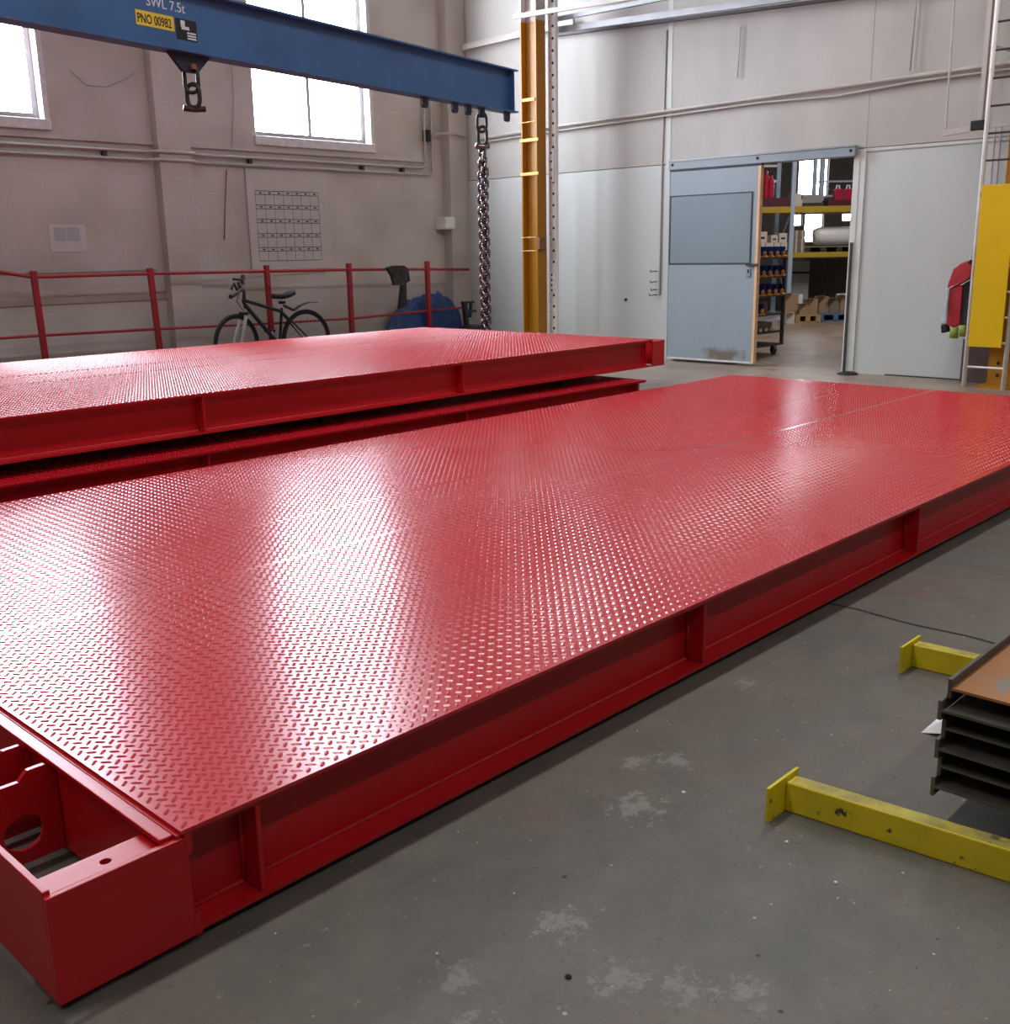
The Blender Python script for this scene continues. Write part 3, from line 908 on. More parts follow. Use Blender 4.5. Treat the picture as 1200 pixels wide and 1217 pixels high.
# notices
nt_ = thing('paper_notice', 'white printed paper notice on the wall left of the pilaster', 'notice', (4.8, 10.54, 1.34))
MB().box(4.61, 4.985, 10.543, 10.549, 1.34, 1.60).build('sheet', 'paper', nt_)
MB().box(4.66, 4.78, 10.5425, 10.543, 1.44, 1.575).box(4.79, 4.92, 10.5425, 10.543, 1.44, 1.575).build('printed_text', 'papergrey', nt_)
pb = thing('wall_planner', 'pale wall board with a printed black grid planner', 'planner board', (7.46, 10.53, 1.12))
MB().box(6.90, 8.03, 10.535, 10.549, 1.12, 2.22).build('board', 'board', pb)
MB().box(6.89, 6.90, 10.53, 10.549, 1.11, 2.22).box(6.89, 8.04, 10.53, 10.549, 1.11, 1.12).build('board_edge', 'frame', pb)
g = MB()
gx0, gx1, gz0, gz1 = 7.005, 7.88, 1.21, 1.985
def hline(z, t=.007):
    g.box(gx0, gx1, 10.5343, 10.5349, z - t / 2, z + t / 2)
for k, z in enumerate((1.985, 1.83, 1.675, 1.515, 1.36)):
    hline(z); hline(z - .04)
    for i in range(7):
        xx = gx0 + (gx1 - gx0) * (i + .55) / 7
        g.box(xx - .018, xx + .018, 10.5343, 10.5349, z - .028, z - .014)
hline(gz0)
for i in range(8):
    xx = gx0 + (gx1 - gx0) * i / 7
    g.box(xx - .0022, xx + .0022, 10.5344, 10.5349, gz0, gz1)
g.build('printed_grid', 'ink', pb)

# ================================================================== RED RAILING
YR = 10.25
rl = thing('red_railing', 'red tubular guard railing along the window wall', 'railing', (7.0, YR, 0))
for k, (x, lean) in enumerate(((3.0, .0), (4.30, -.02), (5.50, -.03), (6.90, -.01), (8.06, .0), (9.33, 0.0))):
    MB().bar((x - lean * .6, YR, 0), (x + lean * .6, YR, 1.165), .05, .05).build('post', 'railred', rl)
MB().tube([(1.0, YR, 1.165), (3.98, YR, 1.165), (4.27, YR, 1.11), (5.48, YR, 1.11), (7.0, YR, 1.10), (8.06, YR, 1.09), (9.33, YR, 1.065), (10.08, YR, 1.045)], .017, 8).build('top_rail', 'railred', rl, smooth=True)
MB().tube([(1.0, YR, .56), (4.27, YR, .56), (5.53, YR, .545), (6.9, YR, .52), (8.08, YR, .51), (9.3, YR, .54), (10.0, YR, .55)], .014, 8).build('middle_rail', 'railred', rl, smooth=True)

# ================================================================== BICYCLE
bk = thing('bicycle', 'black bicycle with silver fork leaning on the red railing', 'bicycle', (6.75, 10.0, 0))
def wheel(cx, cy, cz, r, yaw, nm):
    d = Vector((math.cos(yaw), math.sin(yaw), 0))
    c = Vector((cx, cy, cz))
    ring = lambda rad: [c + d * (rad * math.cos(2 * math.pi * i / 40)) + Vector((0, 0, rad * math.sin(2 * math.pi * i / 40))) for i in range(40)]
    w = MB().tube(ring(r - .021), .021, 8, closed=True).build('wheel', 'tyre', bk, smooth=True)
    MB().tube(ring(r - .046), .009, 6, closed=True).build('rim', 'bikeblack', w, smooth=True)
    s = MB()
    nrm = Vector((-d.y, d.x, 0))
    for i in range(28):
        t = 2 * math.pi * i / 28
        s.tube([c + nrm * (.025 if i % 2 else -.025), c + d * ((r - .05) * math.cos(t)) + Vector((0, 0, (r - .05) * math.sin(t)))], .0013, 4, caps=False)
    s.build('spokes', 'alloy', w)
    MB().tube([c - nrm * .04, c + nrm * .04], .02, 10).build('hub', 'bikeblack', w)
wheel(6.275, 9.99, .335, .335, .22, 'front')
wheel(7.20, 10.0, .335, .335, .0, 'rear')
BY = 10.0
bbk = (6.83, BY, .29)
seat_t = (6.89, BY, .66)
MB().tube([(6.43, BY, .72), (6.405, BY, .80), (6.42, BY, .845)], .022, 8).build('head_tube', 'bikeblack', bk)
MB().tube([(6.43, BY, .80), seat_t], .019, 8).build('top_tube', 'bikeblack', bk)
MB().tube([(6.42, BY, .755), bbk], .024, 8).build('down_tube', 'bikeblack', bk)
MB().tube([bbk, (6.89, BY, .70)], .017, 8).build('seat_tube', 'bikeblack', bk)
for s_ in (-.06, .06):
    MB().tube([(6.89, BY + s_ * .3, .65), (7.20, BY + s_, .335)], .010, 6).build('seat_stay', 'bikeblack', bk)
    MB().tube([(6.83, BY + s_ * .4, .29), (7.20, BY + s_, .335)], .010, 6).build('chain_stay', 'bikeblack', bk)
    MB().tube([(6.385 + s_ * .1, BY - .01 + s_, .64), (6.275 - s_ * .2, BY - .01 + s_ * .95, .335)], [.020, .013], 8).build('fork_leg', 'alloy', bk)
MB().tube([(6.40, BY - .07, .665), (6.385, BY + .06, .665)], .018, 8).build('fork_crown', 'bikeblack', bk)
MB().tube([(6.895, BY, .69), (6.905, BY, .825)], .014, 8).build('seat_post', 'alloy', bk)
sd = MB()
prof = [(6.775, .018, .842), (6.83, .026, .836), (6.90, .05, .832), (6.97, .08, .846), (7.03, .085, .866), (7.055, .06, .868)]
vs, fs = [], []
for (x, w, z) in prof:
    for (a, b) in ((-1, -.012), (-.7, .016), (0, .022), (.7, .016), (1, -.012), (.6, -.035), (-.6, -.035)):
        vs.append((x, BY + a * w, z + b))
n7 = 7
for i in range(len(prof) - 1):
    for j in range(n7):
        fs.append((i * n7 + j, i * n7 + (j + 1) % n7, (i + 1) * n7 + (j + 1) % n7, (i + 1) * n7 + j))
fs += [tuple(range(n7)), tuple((len(prof) - 1) * n7 + j for j in range(n7))]
sd.add(vs, fs).build('saddle', 'tyre', bk, smooth=True)
MB().tube([(6.415, BY, .84), (6.42, BY, .90), (6.37, BY - .02, .925)], .018, 8).build('stem', 'bikeblack', bk)
MB().tube([(6.56, BY + .22, 1.035), (6.47, BY + .08, .975), (6.38, BY - .03, .93), (6.23, BY - .16, .89), (6.10, BY - .25, .865)], .017, 8).build('handlebar', 'bikeblack', bk)
MB().tube([(6.58, BY + .25, 1.05), (6.50, BY + .14, .995)], .024, 8).build('grip', 'tyre', bk)
MB().tube([(6.20, BY - .18, .885), (6.08, BY - .27, .86)], .024, 8).build('grip', 'tyre', bk)
MB().tube([(6.46, BY + .06, .97), (6.42, BY + .04, 1.02), (6.34, BY + .08, 1.03)], .014, 6).build('brake_lever', 'tyre', bk)
MB().tube([(6.28, BY - .10, .905), (6.24, BY - .10, .99), (6.19, BY - .12, .93)], .015, 6).build('brake_lever', 'tyre', bk)
MB().tube([(6.34, BY - .06, .92), (6.33, BY - .04, 1.0)], .018, 6).build('bell', 'tyre', bk)
MB().tube([(6.36, BY - .02, .92), (6.30, BY - .03, .80), (6.36, BY - .05, .70)], .004, 6).build('brake_cable', 'tyre', bk)
MB().bar((6.90, BY, .73), (7.05, BY, .665), .03, .025).bar((7.05, BY, .665), (7.14, BY, .715), .06, .008).bar((7.14, BY, .715), (7.25, BY, .745), .06, .008).bar((7.25, BY, .745), (7.37, BY, .74), .055, .008).build('rear_mudguard', 'bikeblack', bk)
MB().tube([(6.83, BY - .03, .29), (6.83, BY - .045, .29)], .085, 20).build('chainring', 'darksteel', bk)
MB().bar((6.83, BY - .06, .29), (6.88, BY - .06, .13), .02, .012).build('crank', 'alloy', bk)
MB().bar((6.83, BY + .06, .29), (6.78, BY + .06, .45), .02, .012).build('crank', 'alloy', bk)
for x_, z_, s_ in ((6.88, .13, -.10), (6.78, .45, .10)):
    MB().box(x_ - .045, x_ + .045, BY + s_ - .045, BY + s_ + .045, z_ - .012, z_ + .012).build('pedal', 'tyre', bk)
MB().box(6.87, 6.93, BY - .03, BY + .03, .745, .775).build('seat_bag', 'tyre', bk, bevel=.006)

# ================================================================== TARPAULIN HEAP, CLOTH, BLACK FRAME
def tarp_heap():
    r = random.Random(5)
    px = [8.28, 8.50, 8.75, 9.0, 9.25, 9.45, 9.55, 9.63]
    pz = [.20, .54, .71, .745, .755, .66, .50, .05]
    nx, ny = 34, 14
    v, f = [], []
    for j in range(ny):
        y = 9.66 + .46 * j / (ny - 1)
        for i in range(nx):
            x = 8.28 + 1.35 * i / (nx - 1)
            edge = i in (0, nx - 1) or j in (0, ny - 1)
            t = abs((y - 9.89) / .235)
            z = float(np.interp(x, px, pz)) * max(0, 1 - t ** 4) ** .6
            fold = .035 * abs(math.sin(x * 13 + y * 9)) + .03 * math.sin(x * 7 - y * 21)
            z = 0 if edge else max(.02, z + (fold + r.uniform(-.02, .02)) * (1 if z > .1 else .3) - .03)
            v.append((x + (0 if edge else r.uniform(-.012, .012)), y + (0 if edge else .03 * math.sin(x * 17) + r.uniform(-.01, .01)) * (1 if 1 < j < ny - 2 else .2), z))
    for j in range(ny - 1):
        for i in range(nx - 1):
            a = j * nx + i
            f += [(a, a + 1, a + nx + 1), (a, a + nx + 1, a + nx)] if (i + j) % 2 else [(a, a + 1, a + nx), (a + 1, a + nx + 1, a + nx)]
    v = [(x * 1.045, 10.40 + (y - 9.89) * .45, max(0, z - .02)) for x, y, z in v]
    return MB().add(v, f).build('blue_tarpaulin', 'tarp')
tp = tag(tarp_heap(), 'heap under a crumpled blue tarpaulin behind the right end of the railing', 'tarpaulin')
def sheet(name, m, prof, y, t, parent=None, seed=1, amp=.012):
    """hanging cloth: outline in x-z with thickness and waves"""
    r = random.Random(seed)
    mb = MB()
    mb.prism([(x, y + amp * math.sin(x * 40 + z * 25), z) for x, z in prof], (0, t, 0))
    return mb.build(name, m, parent)
tag(sheet('hung_cloth', 'cloth', [(8.60, 1.10), (8.70, 1.125), (8.86, 1.12), (8.94, 1.08), (8.945, .93), (8.90, .91), (8.885, .62), (8.78, .59), (8.82, .88), (8.70, .885), (8.68, 1.0)], 10.16, .06), 'dark grey cloth hung over the red railing above the tarpaulin', 'cloth')
bf = thing('black_frame', 'black metal frame sticking up beside the blue tarpaulin', 'metal frame', (9.65, 9.92, 0))
MB().bar((9.60, 9.9, .635), (9.80, 9.9, .635), .05, .03).build('top_bar', 'bikeblack', bf)
MB().bar((9.67, 9.9, .34), (9.64, 9.9, .63), .05, .06).build('upright', 'bikeblack', bf)
MB().bar((9.76, 9.9, .63), (9.74, 9.9, .44), .03, .03).build('upright', 'bikeblack', bf)
MB().bar((9.64, 9.9, .53), (9.84, 9.9, .52), .04, .03).build('cross_bar', 'bikeblack', bf)
MB().box(9.66, 9.95, 9.75, 10.05, 0, .34).build('base_case', 'bikeblack', bf, bevel=.03)

# ================================================================== SLIDING DOOR
XD = 10.19
dr = thing('door_1', 'grey-blue sliding door with a recessed slate panel', 'door', (XD, 6.55, 0))
dr['kind'] = 'structure'
for k_ in ('label', 'category'):
    del dr[k_]
DYL, DYR = 7.10, 5.955
MB().box(XD, XD + .045, DYR + .03, DYL, .03, 2.10).build('door_leaf', 'doorleaf', dr)
dl = dr.children[0]
MB().box(XD - .006, XD, DYR + .085, DYL - .0, 1.095, 1.845).build('panel_seal', 'doorline', dr)
MB().box(XD - .009, XD - .004, DYR + .10, DYL - .025, 1.11, 1.83).build('slate_panel', 'doorpanel', dr)
MB().box(XD - .008, XD + .05, DYR, DYR + .03, .03, 2.10).build('edge_strip', 'peach', dr)
MB().box(XD - .004, XD, DYR + .03, DYL, .03, .05).build('kick_strip', 'sill', dr)
MB().box(XD - .022, XD - .006, DYR - .01, DYR + .13, 1.075, 1.10).build('latch_bar', 'doorline', dr)
MB().box(XD - .012, XD, DYR + .08, DYR + .13, .96, 1.05).build('lock_plate', 'trunkgrey', dr, bevel=.003)
MB().box(XD - .014, XD - .012, DYR + .095, DYR + .115, 1.0, 1.04).build('lock_hole', 'hole', dr)
MB().box(XD - .01, XD + .07, 4.93, 7.12, 2.125, 2.225).build('track_header', 'doorgrey', dr)
MB().box(XD - .018, XD - .01, 4.93, 7.12, 2.21, 2.228).build('header_lip', 'trunkgrey', dr)
MB().box(XD - .001, XD + .06, DYR, 7.11, 2.105, 2.122).build('track_gap', 'doorline', dr)
for y in (7.07, 6.0, 4.97):
    MB().tube([(XD - .016, y, 2.175), (XD - .01, y, 2.175)], .016, 8).build('track_bolt', 'hole', dr)
tag(MB().lathe((10.10, 4.82, 0), [(.11, 0), (.10, .015), (.06, .028)], 9).build('door_stop_mat', 'black'), 'flat black rubber pad on the floor beside the door jamb', 'floor pad')

# ================================================================== LADDER, GUARD, YELLOW COLUMN, JACKET
ld = thing('wall_ladder', 'white steel ladder fixed behind the yellow guard panel', 'ladder', (9.78, 3.37, 0))
for y in (3.545, 3.20):
    MB().tube([(9.78, y, 0), (9.78, y, 5.2)], .022, 8).build('stile', 'white', ld, smooth=True)
k = 0
z = .187
while z < 4.8:
    MB().tube([(9.78, 3.545, z), (9.78, 3.20, z)], .010, 6).build('rung', 'white' if z < 1.7 else 'trolley', ld)
    z += .2222
for z in (1.18, 2.9, 4.6):
    MB().bar((9.78, 3.56, z), (10.26, 3.56, z), .03, .008).build('wall_bracket', 'white', ld)
gp = thing('ladder_guard', 'tall plain yellow guard panel fixed to the ladder', 'guard panel', (9.72, 3.37, .37))
MB().box(9.728, 9.745, 3.235, 3.522, .372, 1.76).build('panel', 'ypanel', gp, bevel=.003)
for z in (.45, 1.0, 1.68):
    MB().box(9.745, 9.757, 3.30, 3.33, z, z + .04).build('panel_hook', 'trolley', gp)
    MB().tube([(9.75, 3.53, z), (9.75, 3.51, z)], .02, 8).build('clamp', 'ycol', gp)
y2 = thing('yellow_column', 'yellow steel column behind the ladder at the right border', 'column', (9.98, 3.2, 0))
MB().box(9.90, 9.915, 3.02, 3.39, 0, ZC).box(10.10, 10.115, 3.02, 3.39, 0, ZC).box(9.915, 10.10, 3.20, 3.212, 0, ZC).build('steel_section', 'ycol', y2)
MB().box(9.80, 10.2, 2.95, 3.45, 0, .02).build('base_plate', 'ycol', y2)
for z in (.11, .22):
    MB().tube([(9.895, 3.30, z), (9.90, 3.30, z)], .016, 8).build('bolt', 'hole', y2)
tag(box('brown_board', 'brown', (10.14, 10.22, 3.42, 3.72, .0, .40), bevel=.004), 'dark brown board on the floor behind the ladder foot', 'board')
MBJ = MB
jk = thing('work_jacket', 'red black and grey work jacket hanging on the wall beside the ladder', 'jacket', (9.80, 3.68, .44))
def jpanel(name, m, poly, x, t):
    return MB().prism([(x + .012 * math.sin(y * 60 + z * 9), y, z) for y, z in poly], (t, 0, 0)).build(name, m, jk, bevel=.012)
jpanel('shoulder', 'jred', [(3.60, 1.125), (3.66, 1.10), (3.73, 1.05), (3.765, .93), (3.775, .87), (3.70, .90), (3.60, .955), (3.565, .98), (3.565, 1.10)], 9.77, .10)
jpanel('body', 'jred', [(3.745, .88), (3.66, .91), (3.635, .90), (3.63, .55), (3.69, .535), (3.745, .55), (3.735, .7)], 9.775, .10)
jpanel('lining', 'jblack', [(3.635, .92), (3.565, .96), (3.565, .50), (3.635, .52)], 9.79, .09)
jpanel('sleeve', 'jgrey', [(3.79, .88), (3.74, .88), (3.745, .74), (3.74, .56), (3.80, .55), (3.815, .62), (3.78, .75)], 9.765, .08)
jpanel('cuff', 'jblack', [(3.745, .56), (3.80, .55), (3.785, .475), (3.73, .49)], 9.77, .08)
jpanel('piping', 'boxwhite', [(3.775, .875), (3.665, .925), (3.665, .915), (3.775, .865)], 9.76, .01)
jpanel('collar', 'jblack', [(3.60, 1.12), (3.575, 1.135), (3.565, 1.09), (3.60, 1.09)], 9.765, .06)
for y, z, in ((3.68, .435), (3.605, .455)):
    tag(MB().tube([(9.80, y, z + .10), (9.80, y, z + .05), (9.80, y, z)], [.035, .038, .042], 10).build('work_glove', 'green', None, smooth=True),
        'lime green glove hanging %s' % ('lowest under the red jacket' if z < .45 else 'under the jacket, half behind the ladder rail'), 'glove', 'gloves under the jacket')
tag(MB().tube([(10.26, 3.60, 1.20), (9.85, 3.60, 1.19), (9.82, 3.60, 1.12), (9.84, 3.60, 1.11)], .008, 6).build('coat_hook', 'trunk'), 'pale hook holding the jacket beside the ladder', 'hook')
# framed duct left of the ladder
fd = thing('hanging_pipework', 'cream hanging pipe frame with a burnt bracket beside the ladder', 'pipe frame', (9.90, 3.7, 2.2))
MB().tube([(9.92, 3.97, 3.60), (9.92, 3.955, 2.26)], .010, 6).build('hanger_rod', 'trunk', fd)
MB().bar((9.92, 3.97, 2.235), (9.92, 3.0, 2.31), .03, .05).build('cross_bar', 'trunk', fd)
MB().bar((9.94, 3.66, 2.32), (9.94, 3.66, 3.8), .055, .04).build('duct', 'trunk', fd)
MB().box(9.89, 9.95, 3.60, 3.73, 2.235, 2.315).build('burnt_bracket', 'hole', fd, bevel=.01)
MB().bar((9.92, 3.97, 3.36), (9.92, 3.0, 3.40), .03, .03).build('top_bar', 'trunk', fd)
for y, w_ in ((3.38, 'left'), (3.33, 'right')):
    tag(MB().tube([(10.20, y + .24, .45), (10.20, y + .24, 2.3)], .010, 6).build('riser_pipe', 'frame'), 'thin grey riser pipe behind the ladder rungs, %s of two' % w_, 'pipe', 'riser pipes behind the ladder')

# ================================================================== STEEL BEAM STACK AND YELLOW SUPPORTS
def support(x, yl, yr, label, dx):
    s = thing('yellow_support', label, 'floor support', (x, (yl + yr) / 2, 0))
    r = lambda y: x + (yl - y) * dx
    prof = lambda y: [(r(y), y, 0), (r(y) + .045, y, 0), (r(y) + .045, y, .074), (r(y), y, .074)]
    a, b = prof(yl), prof(yr)
    MB().add(a + b, [(0, 1, 2, 3), (7, 6, 5, 4), (0, 4, 5, 1), (1, 5, 6, 2), (2, 6, 7, 3), (3, 7, 4, 0)]).build('box_section', 'ysup', s, bevel=.004)
    MB().add([(r(yl) + .004, yl - .01, .0743), (r(yl) + .041, yl - .01, .0743), (r(yr) + .041, yr, .0743), (r(yr) + .004, yr, .0743)], [(0, 1, 2, 3)]).build('scuffed_top', 'ytop', s)
    MB().box(x - .075, x + .062, yl, yl + .008, 0, .086).build('end_plate', 'ysup', s, bevel=.001)
    return s
support(2.016, 1.050, -.9, 'long scuffed yellow steel support in front of the steel stack', .10)
support(3.046, 1.187, -.9, 'short visible yellow steel support under the steel beam stack', .06)
support(5.2, 1.25, -.9, 'yellow floor support under the far end of the steel stack', .0)
PB = .0468
for i in range(6):
    z0 = .0765 + i * PB
    zc = z0 + PB / 2
    dx = (.0, .012, -.004, .008, -.010, .010)[i]
    dy = (.006, .0, .003, -.003, .002, -.008)[i]
    lab = ['lowest bare steel beam of the stack at the right', 'second steel beam from the bottom of the right-hand stack', 'third steel beam from the bottom of the right-hand stack',
           'third steel beam from the top of the right-hand stack', 'second steel beam from the top of the right-hand stack', 'topmost steel beam of the stack with a rusty upper face'][i]
    st = thing('steel_beam', lab, 'steel beam', (4.2, .6, z0), group='steel beams stacked at the right')
    xa, xb = 2.17 + dx, 6.2
    ya, yb = .775 + dy, .50 + dy
    h2 = PB / 2 - .0006
    MB().box(xa, xb, ya - .009, ya, zc - h2, zc + h2).build('flange', 'mill', st, bevel=.0015)
    MB().box(xa, xb, yb, yb + .009, zc - h2, zc + h2).build('flange', 'mill', st, bevel=.0015)
    MB().box(xa, xb, yb + .009, ya - .009, zc - .003, zc + .003).build('web', 'rust' if i == 5 else 'mill', st)

# litter
lf = MB()
lf.add([(4.05, .985, .004), (4.10, .97, .012), (4.13, .995, .006), (4.17, .99, .014), (4.14, 1.02, .006), (4.10, 1.03, .010), (4.07, 1.015, .003)], [(0, 1, 2, 6), (6, 2, 4, 5), (2, 3, 4)])
lo_ = tag(lf.build('dry_leaf', 'leaf'), 'small dry yellow leaf on the concrete beside the near deck', 'leaf')
cp = MB()
cp.add([(2.62, .98, .0), (2.70, .96, .03), (2.72, .90, .0), (2.63, .89, .02), (2.67, .93, .045)], [(0, 1, 4), (1, 2, 4), (2, 3, 4), (3, 0, 4)])
tag(cp.build('crumpled_paper', 'litter'), 'crumpled white paper on the floor beside the steel stack', 'litter')
for k, (x, y, s, lab) in enumerate(((1.93, 1.27, .005, 'tiny pale stone on the floor near the yellow support end'), (1.90, .98, .004, 'tiny white stone beside the near yellow end plate'),
                                    (1.83, .83, .004, 'tiny white pebble in front of the long yellow support'), (1.24, 1.05, .006, 'small dark crumb on the bare floor'))):
    tag(MB().lathe((x, y, 0), [(s, 0), (s * 1.1, s * .5), (s * .5, s)], 7).build('floor_crumb', 'litter' if k < 3 else 'hole'), lab, 'debris')

# ================================================================== STORE BEYOND THE DOORWAY
WA = Vector((17.0, 9.27, 0))
WU, WV = Vector((.70711, -.70711, 0)), Vector((.70711, .70711, 0))
ROT = -math.pi / 4
def wthing(name, label, cat, u, v, z, group=None):
    p = WA + WU * u + WV * v
    return thing(name, label, cat, (p.x, p.y, z), ROT, group)
def solid(name, m, label, cat, u0, u1, v0, v1, z0, z1, group=None, bevel=.0):
    o = MB().box(-(u1 - u0) / 2, (u1 - u0) / 2, 0, v1 - v0, 0, z1 - z0).build(name, m, None, bevel=bevel)
    o.data.transform(Matrix.Translation(ORG[o.name]))
    ORG[o.name] = Vector((0, 0, 0))
    p = WA + WU * (u0 + u1) / 2 + WV * v0
    o.location = (p.x, p.y, z0)
    o.rotation_euler = (0, 0, ROT)
    return tag(o, label, cat, group)
# shell of the store (its far wall stands square to the racking)
def sbox(name, m, u0, u1, v0, v1, z0, z1):
    o = solid(name, m, None, None, u0, u1, v0, v1, z0, z1)
    return struct(o)
wfar = MB()
VF = 3.2
wins_and_glow = ((.99, 1.61, 2.22, 3.15), (2.10, 2.75, 2.42, 3.15), (.90, 1.13, 1.66, 1.92), (1.16, 1.56, 1.34, 1.92), (1.92, 2.45, 1.74, 1.92))  # largest low opening is an added glow, standing for bright white wrap
def wall_with(mb, u0, u1, z0, z1, holes):
    us = sorted({u0, u1, *[h[0] for h in holes], *[h[1] for h in holes]})
    zs = sorted({z0, z1, *[h[2] for h in holes], *[h[3] for h in holes]})
    for a, b in zip(us, us[1:]):
        for c_, d_ in zip(zs, zs[1:]):
            uc, zc_ = (a + b) / 2, (c_ + d_) / 2
            if not any(h[0] < uc < h[1] and h[2] < zc_ < h[3] for h in holes):
                mb.box(a, b, 0, .25, c_, d_)
wall_with(wfar, -9, 9, 0, 5, wins_and_glow)
p = WA + WV * VF
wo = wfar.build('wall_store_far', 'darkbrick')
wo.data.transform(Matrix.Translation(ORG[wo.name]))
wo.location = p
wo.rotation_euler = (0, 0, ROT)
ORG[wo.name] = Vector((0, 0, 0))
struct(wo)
for i, (a, b, c_, d_) in enumerate(wins_and_glow):
    w = thing('window_%d' % (3 + i), None, None, p, ROT)  # the added glow by the roll is among these
    w['kind'] = 'structure'
    MB().box(a, b, .08, .09, c_, d_).build('pane', 'glow', w)
    f = MB().box(a, a + .03, .04, .08, c_, d_).box(b - .03, b, .04, .08, c_, d_).box(a, b, .04, .08, c_, c_ + .03).box(a, b, .04, .08, d_ - .03, d_)
    f.build('window_frame', 'frame', w)
struct(box('wall_store_left', 'panelhi', (XT, 18.5, 15.5, 15.7, 0, 5)))
struct(box('wall_store_right', 'panelhi', (XT, 25.5, 1.0, 1.2, 0, 5)))
struct(box('ceiling_store', 'ceil', (XT + .22, 25.5, 1.0, 15.7, 5, 5.2)))

rk = wthing('pallet_rack', 'pallet racking with yellow beams and pale uprights in the store', 'racking', 0, 0, 0)
for u in (-1.45, -.02, 1.75):
    for v in (0.0, .95):
        MB().box(u - .035, u + .035, v, v + .06, 0, 2.85).build('upright', 'rackblue', rk)
    MB().bar((u, .03, .3), (u, .98, 1.1), .02, .03).bar((u, .98, 1.15), (u, .03, 1.9), .02, .03).build('brace', 'rackblue', rk)
for (a, b) in ((-1.415, -.055), (.015, 1.715)):
    for z0, z1 in ((1.84, 1.94), (1.085, 1.17)):
        MB().box(a, b, -.01, .035, z0, z1).build('beam', 'rackyellow', rk)
        MB().box(a, b, .96, 1.0, z0, z1).build('beam', 'rackyellow', rk)
        MB().box(a, b, .035, .96, z1 - .02, z1 - .006).build('shelf_deck', 'cardbrown', rk)
for z in (2.42, 2.68):
    MB().box(-1.415, -.055, .97, 1.0, z - .02, z + .02).build('back_rail', 'white', rk)
MB().box(.60, .66, .93, 1.0, 1.94, 2.8).box(.72, .80, .93, 1.0, 1.94, 2.8).build('back_post', 'rackblue', rk)
for z in (2.15, 2.40):
    MB().box(.60, 1.72, 1.0, 1.02, z - .015, z + .015).build('back_rail', 'rackblue', rk)
Z1, Z2 = 1.94, 1.17
solid('maroon_crate', 'maroon', 'dark maroon crate under the red bottles on the top rack shelf', 'crate', -.60, -.07, .1, .8, Z1, Z1 + .15)
for k, (u, hh) in enumerate(((-.53, .42), (-.42, .46), (-.33, .38))):
    o = MB().lathe((0, 0, 0), [(.045, 0), (.05, .02), (.05, hh * .8), (.02, hh * .9), (.02, hh)], 12).build('red_bottle', 'crimson', None, smooth=False)
    o.location = tuple(WA + WU * u + WV * .3) [:2] + (Z1 + .15,)
    tag(o, ['leftmost red cylinder on the maroon crate', 'tallest red cylinder, middle of three on the maroon crate', 'right red cylinder of three on the maroon crate'][k], 'bottle', 'red cylinders on the top shelf')
solid('grey_carton', 'cardlite', 'pale carton beside the rack upright on the top shelf', 'carton', .02, .165, .1, .5, Z1, Z1 + .12)
solid('grey_carton', 'cardlite', 'small pale carton stacked on another beside the upright', 'carton', .03, .15, .12, .5, Z1 + .12, Z1 + .22)
solid('flat_pack', 'cabinet', 'flat grey pack lying on the top shelf before the bright window', 'pack', .18, .53, .15, .8, Z1 + .06, Z1 + .20)
solid('dark_pallet', 'timber', 'dark pallet under the flat grey pack on the top shelf', 'pallet', .17, .56, .15, .85, Z1, Z1 + .06)
solid('maroon_crate', 'maroon', 'dark maroon tray under the red canisters at the shelf right', 'crate', .62, 1.35, .1, .8, Z1, Z1 + .10)
for k, u in enumerate((.84, 1.02, 1.17)):
    rc = wthing('red_canister', ['left red canister with white top on the right shelf tray', 'middle red canister on the right shelf tray', 'right red canister on the right shelf tray'][k], 'canister', u, .3, Z1 + .10, 'red canisters on the top shelf')
    MB().box(-.07, .07, -.07, .07, 0, .19).build('body', 'crimson', rc, bevel=.015)
    MB().tube([(-.03, 0, .19), (-.02, 0, .25), (.02, 0, .25), (.03, 0, .19)], .014, 6).build('handle', 'foam' if k < 2 else 'crimson', rc)
n = 0
pos = ['leftmost of the lower row', 'second of the lower row', 'third of the lower row', 'rightmost of the lower row', 'left one on top', 'middle one on top', 'right one on top']
for (u0, u1, z0, z1) in ((-.62, -.46, 0, .17), (-.45, -.31, 0, .17), (-.30, -.19, 0, .17), (-.18, -.07, 0, .17), (-.60, -.43, .17, .36), (-.36, -.24, .17, .30), (-.22, -.08, .17, .33)):
    c_ = wthing('white_carton', 'pale carton on the lower rack shelf, ' + pos[n], 'carton', (u0 + u1) / 2, .06, Z2 + z0, 'pale cartons on the rack')
    w_ = (u1 - u0) / 2
    MB().box(-w_, w_, 0, .35, 0, z1 - z0).build('box', 'cardlite', c_, bevel=.004)
    MB().box(-w_ * .5, w_ * .5, -.001, 0, (z1 - z0) * .35, (z1 - z0) * .55).build('printed_mark', 'ink', c_)
    n += 1
n = 0
for r_ in range(3):
    for k in range(2):
        u0 = .03 + k * .105
        c_ = wthing('brown_carton', 'grey-brown carton, %s, in the stack beside the white roll' % (['lower', 'middle', 'upper'][r_] + ' ' + ['left', 'right'][k]), 'carton', u0 + .05, .05, Z2 + r_ * .125, 'brown cartons stacked on the rack')
        MB().box(-.05, .05, 0, .35, 0, .122).build('box', 'cardbrown', c_, bevel=.004)
        MB().box(-.012, .012, -.001, 0, 0, .122).build('tape', 'cardlite', c_)
pw = wthing('wooden_pallet', 'dark wooden pallet under the white wrapped roll', 'pallet', .72, .1, Z2)
for u in (-.42, -.14, .14, .42):
    MB().box(u - .05, u + .05, 0, .7, 0, .08).build('block', 'timber', pw)
MB().box(-.48, .48, 0, .7, .08, .10).build('deck_board', 'cardbrown', pw)
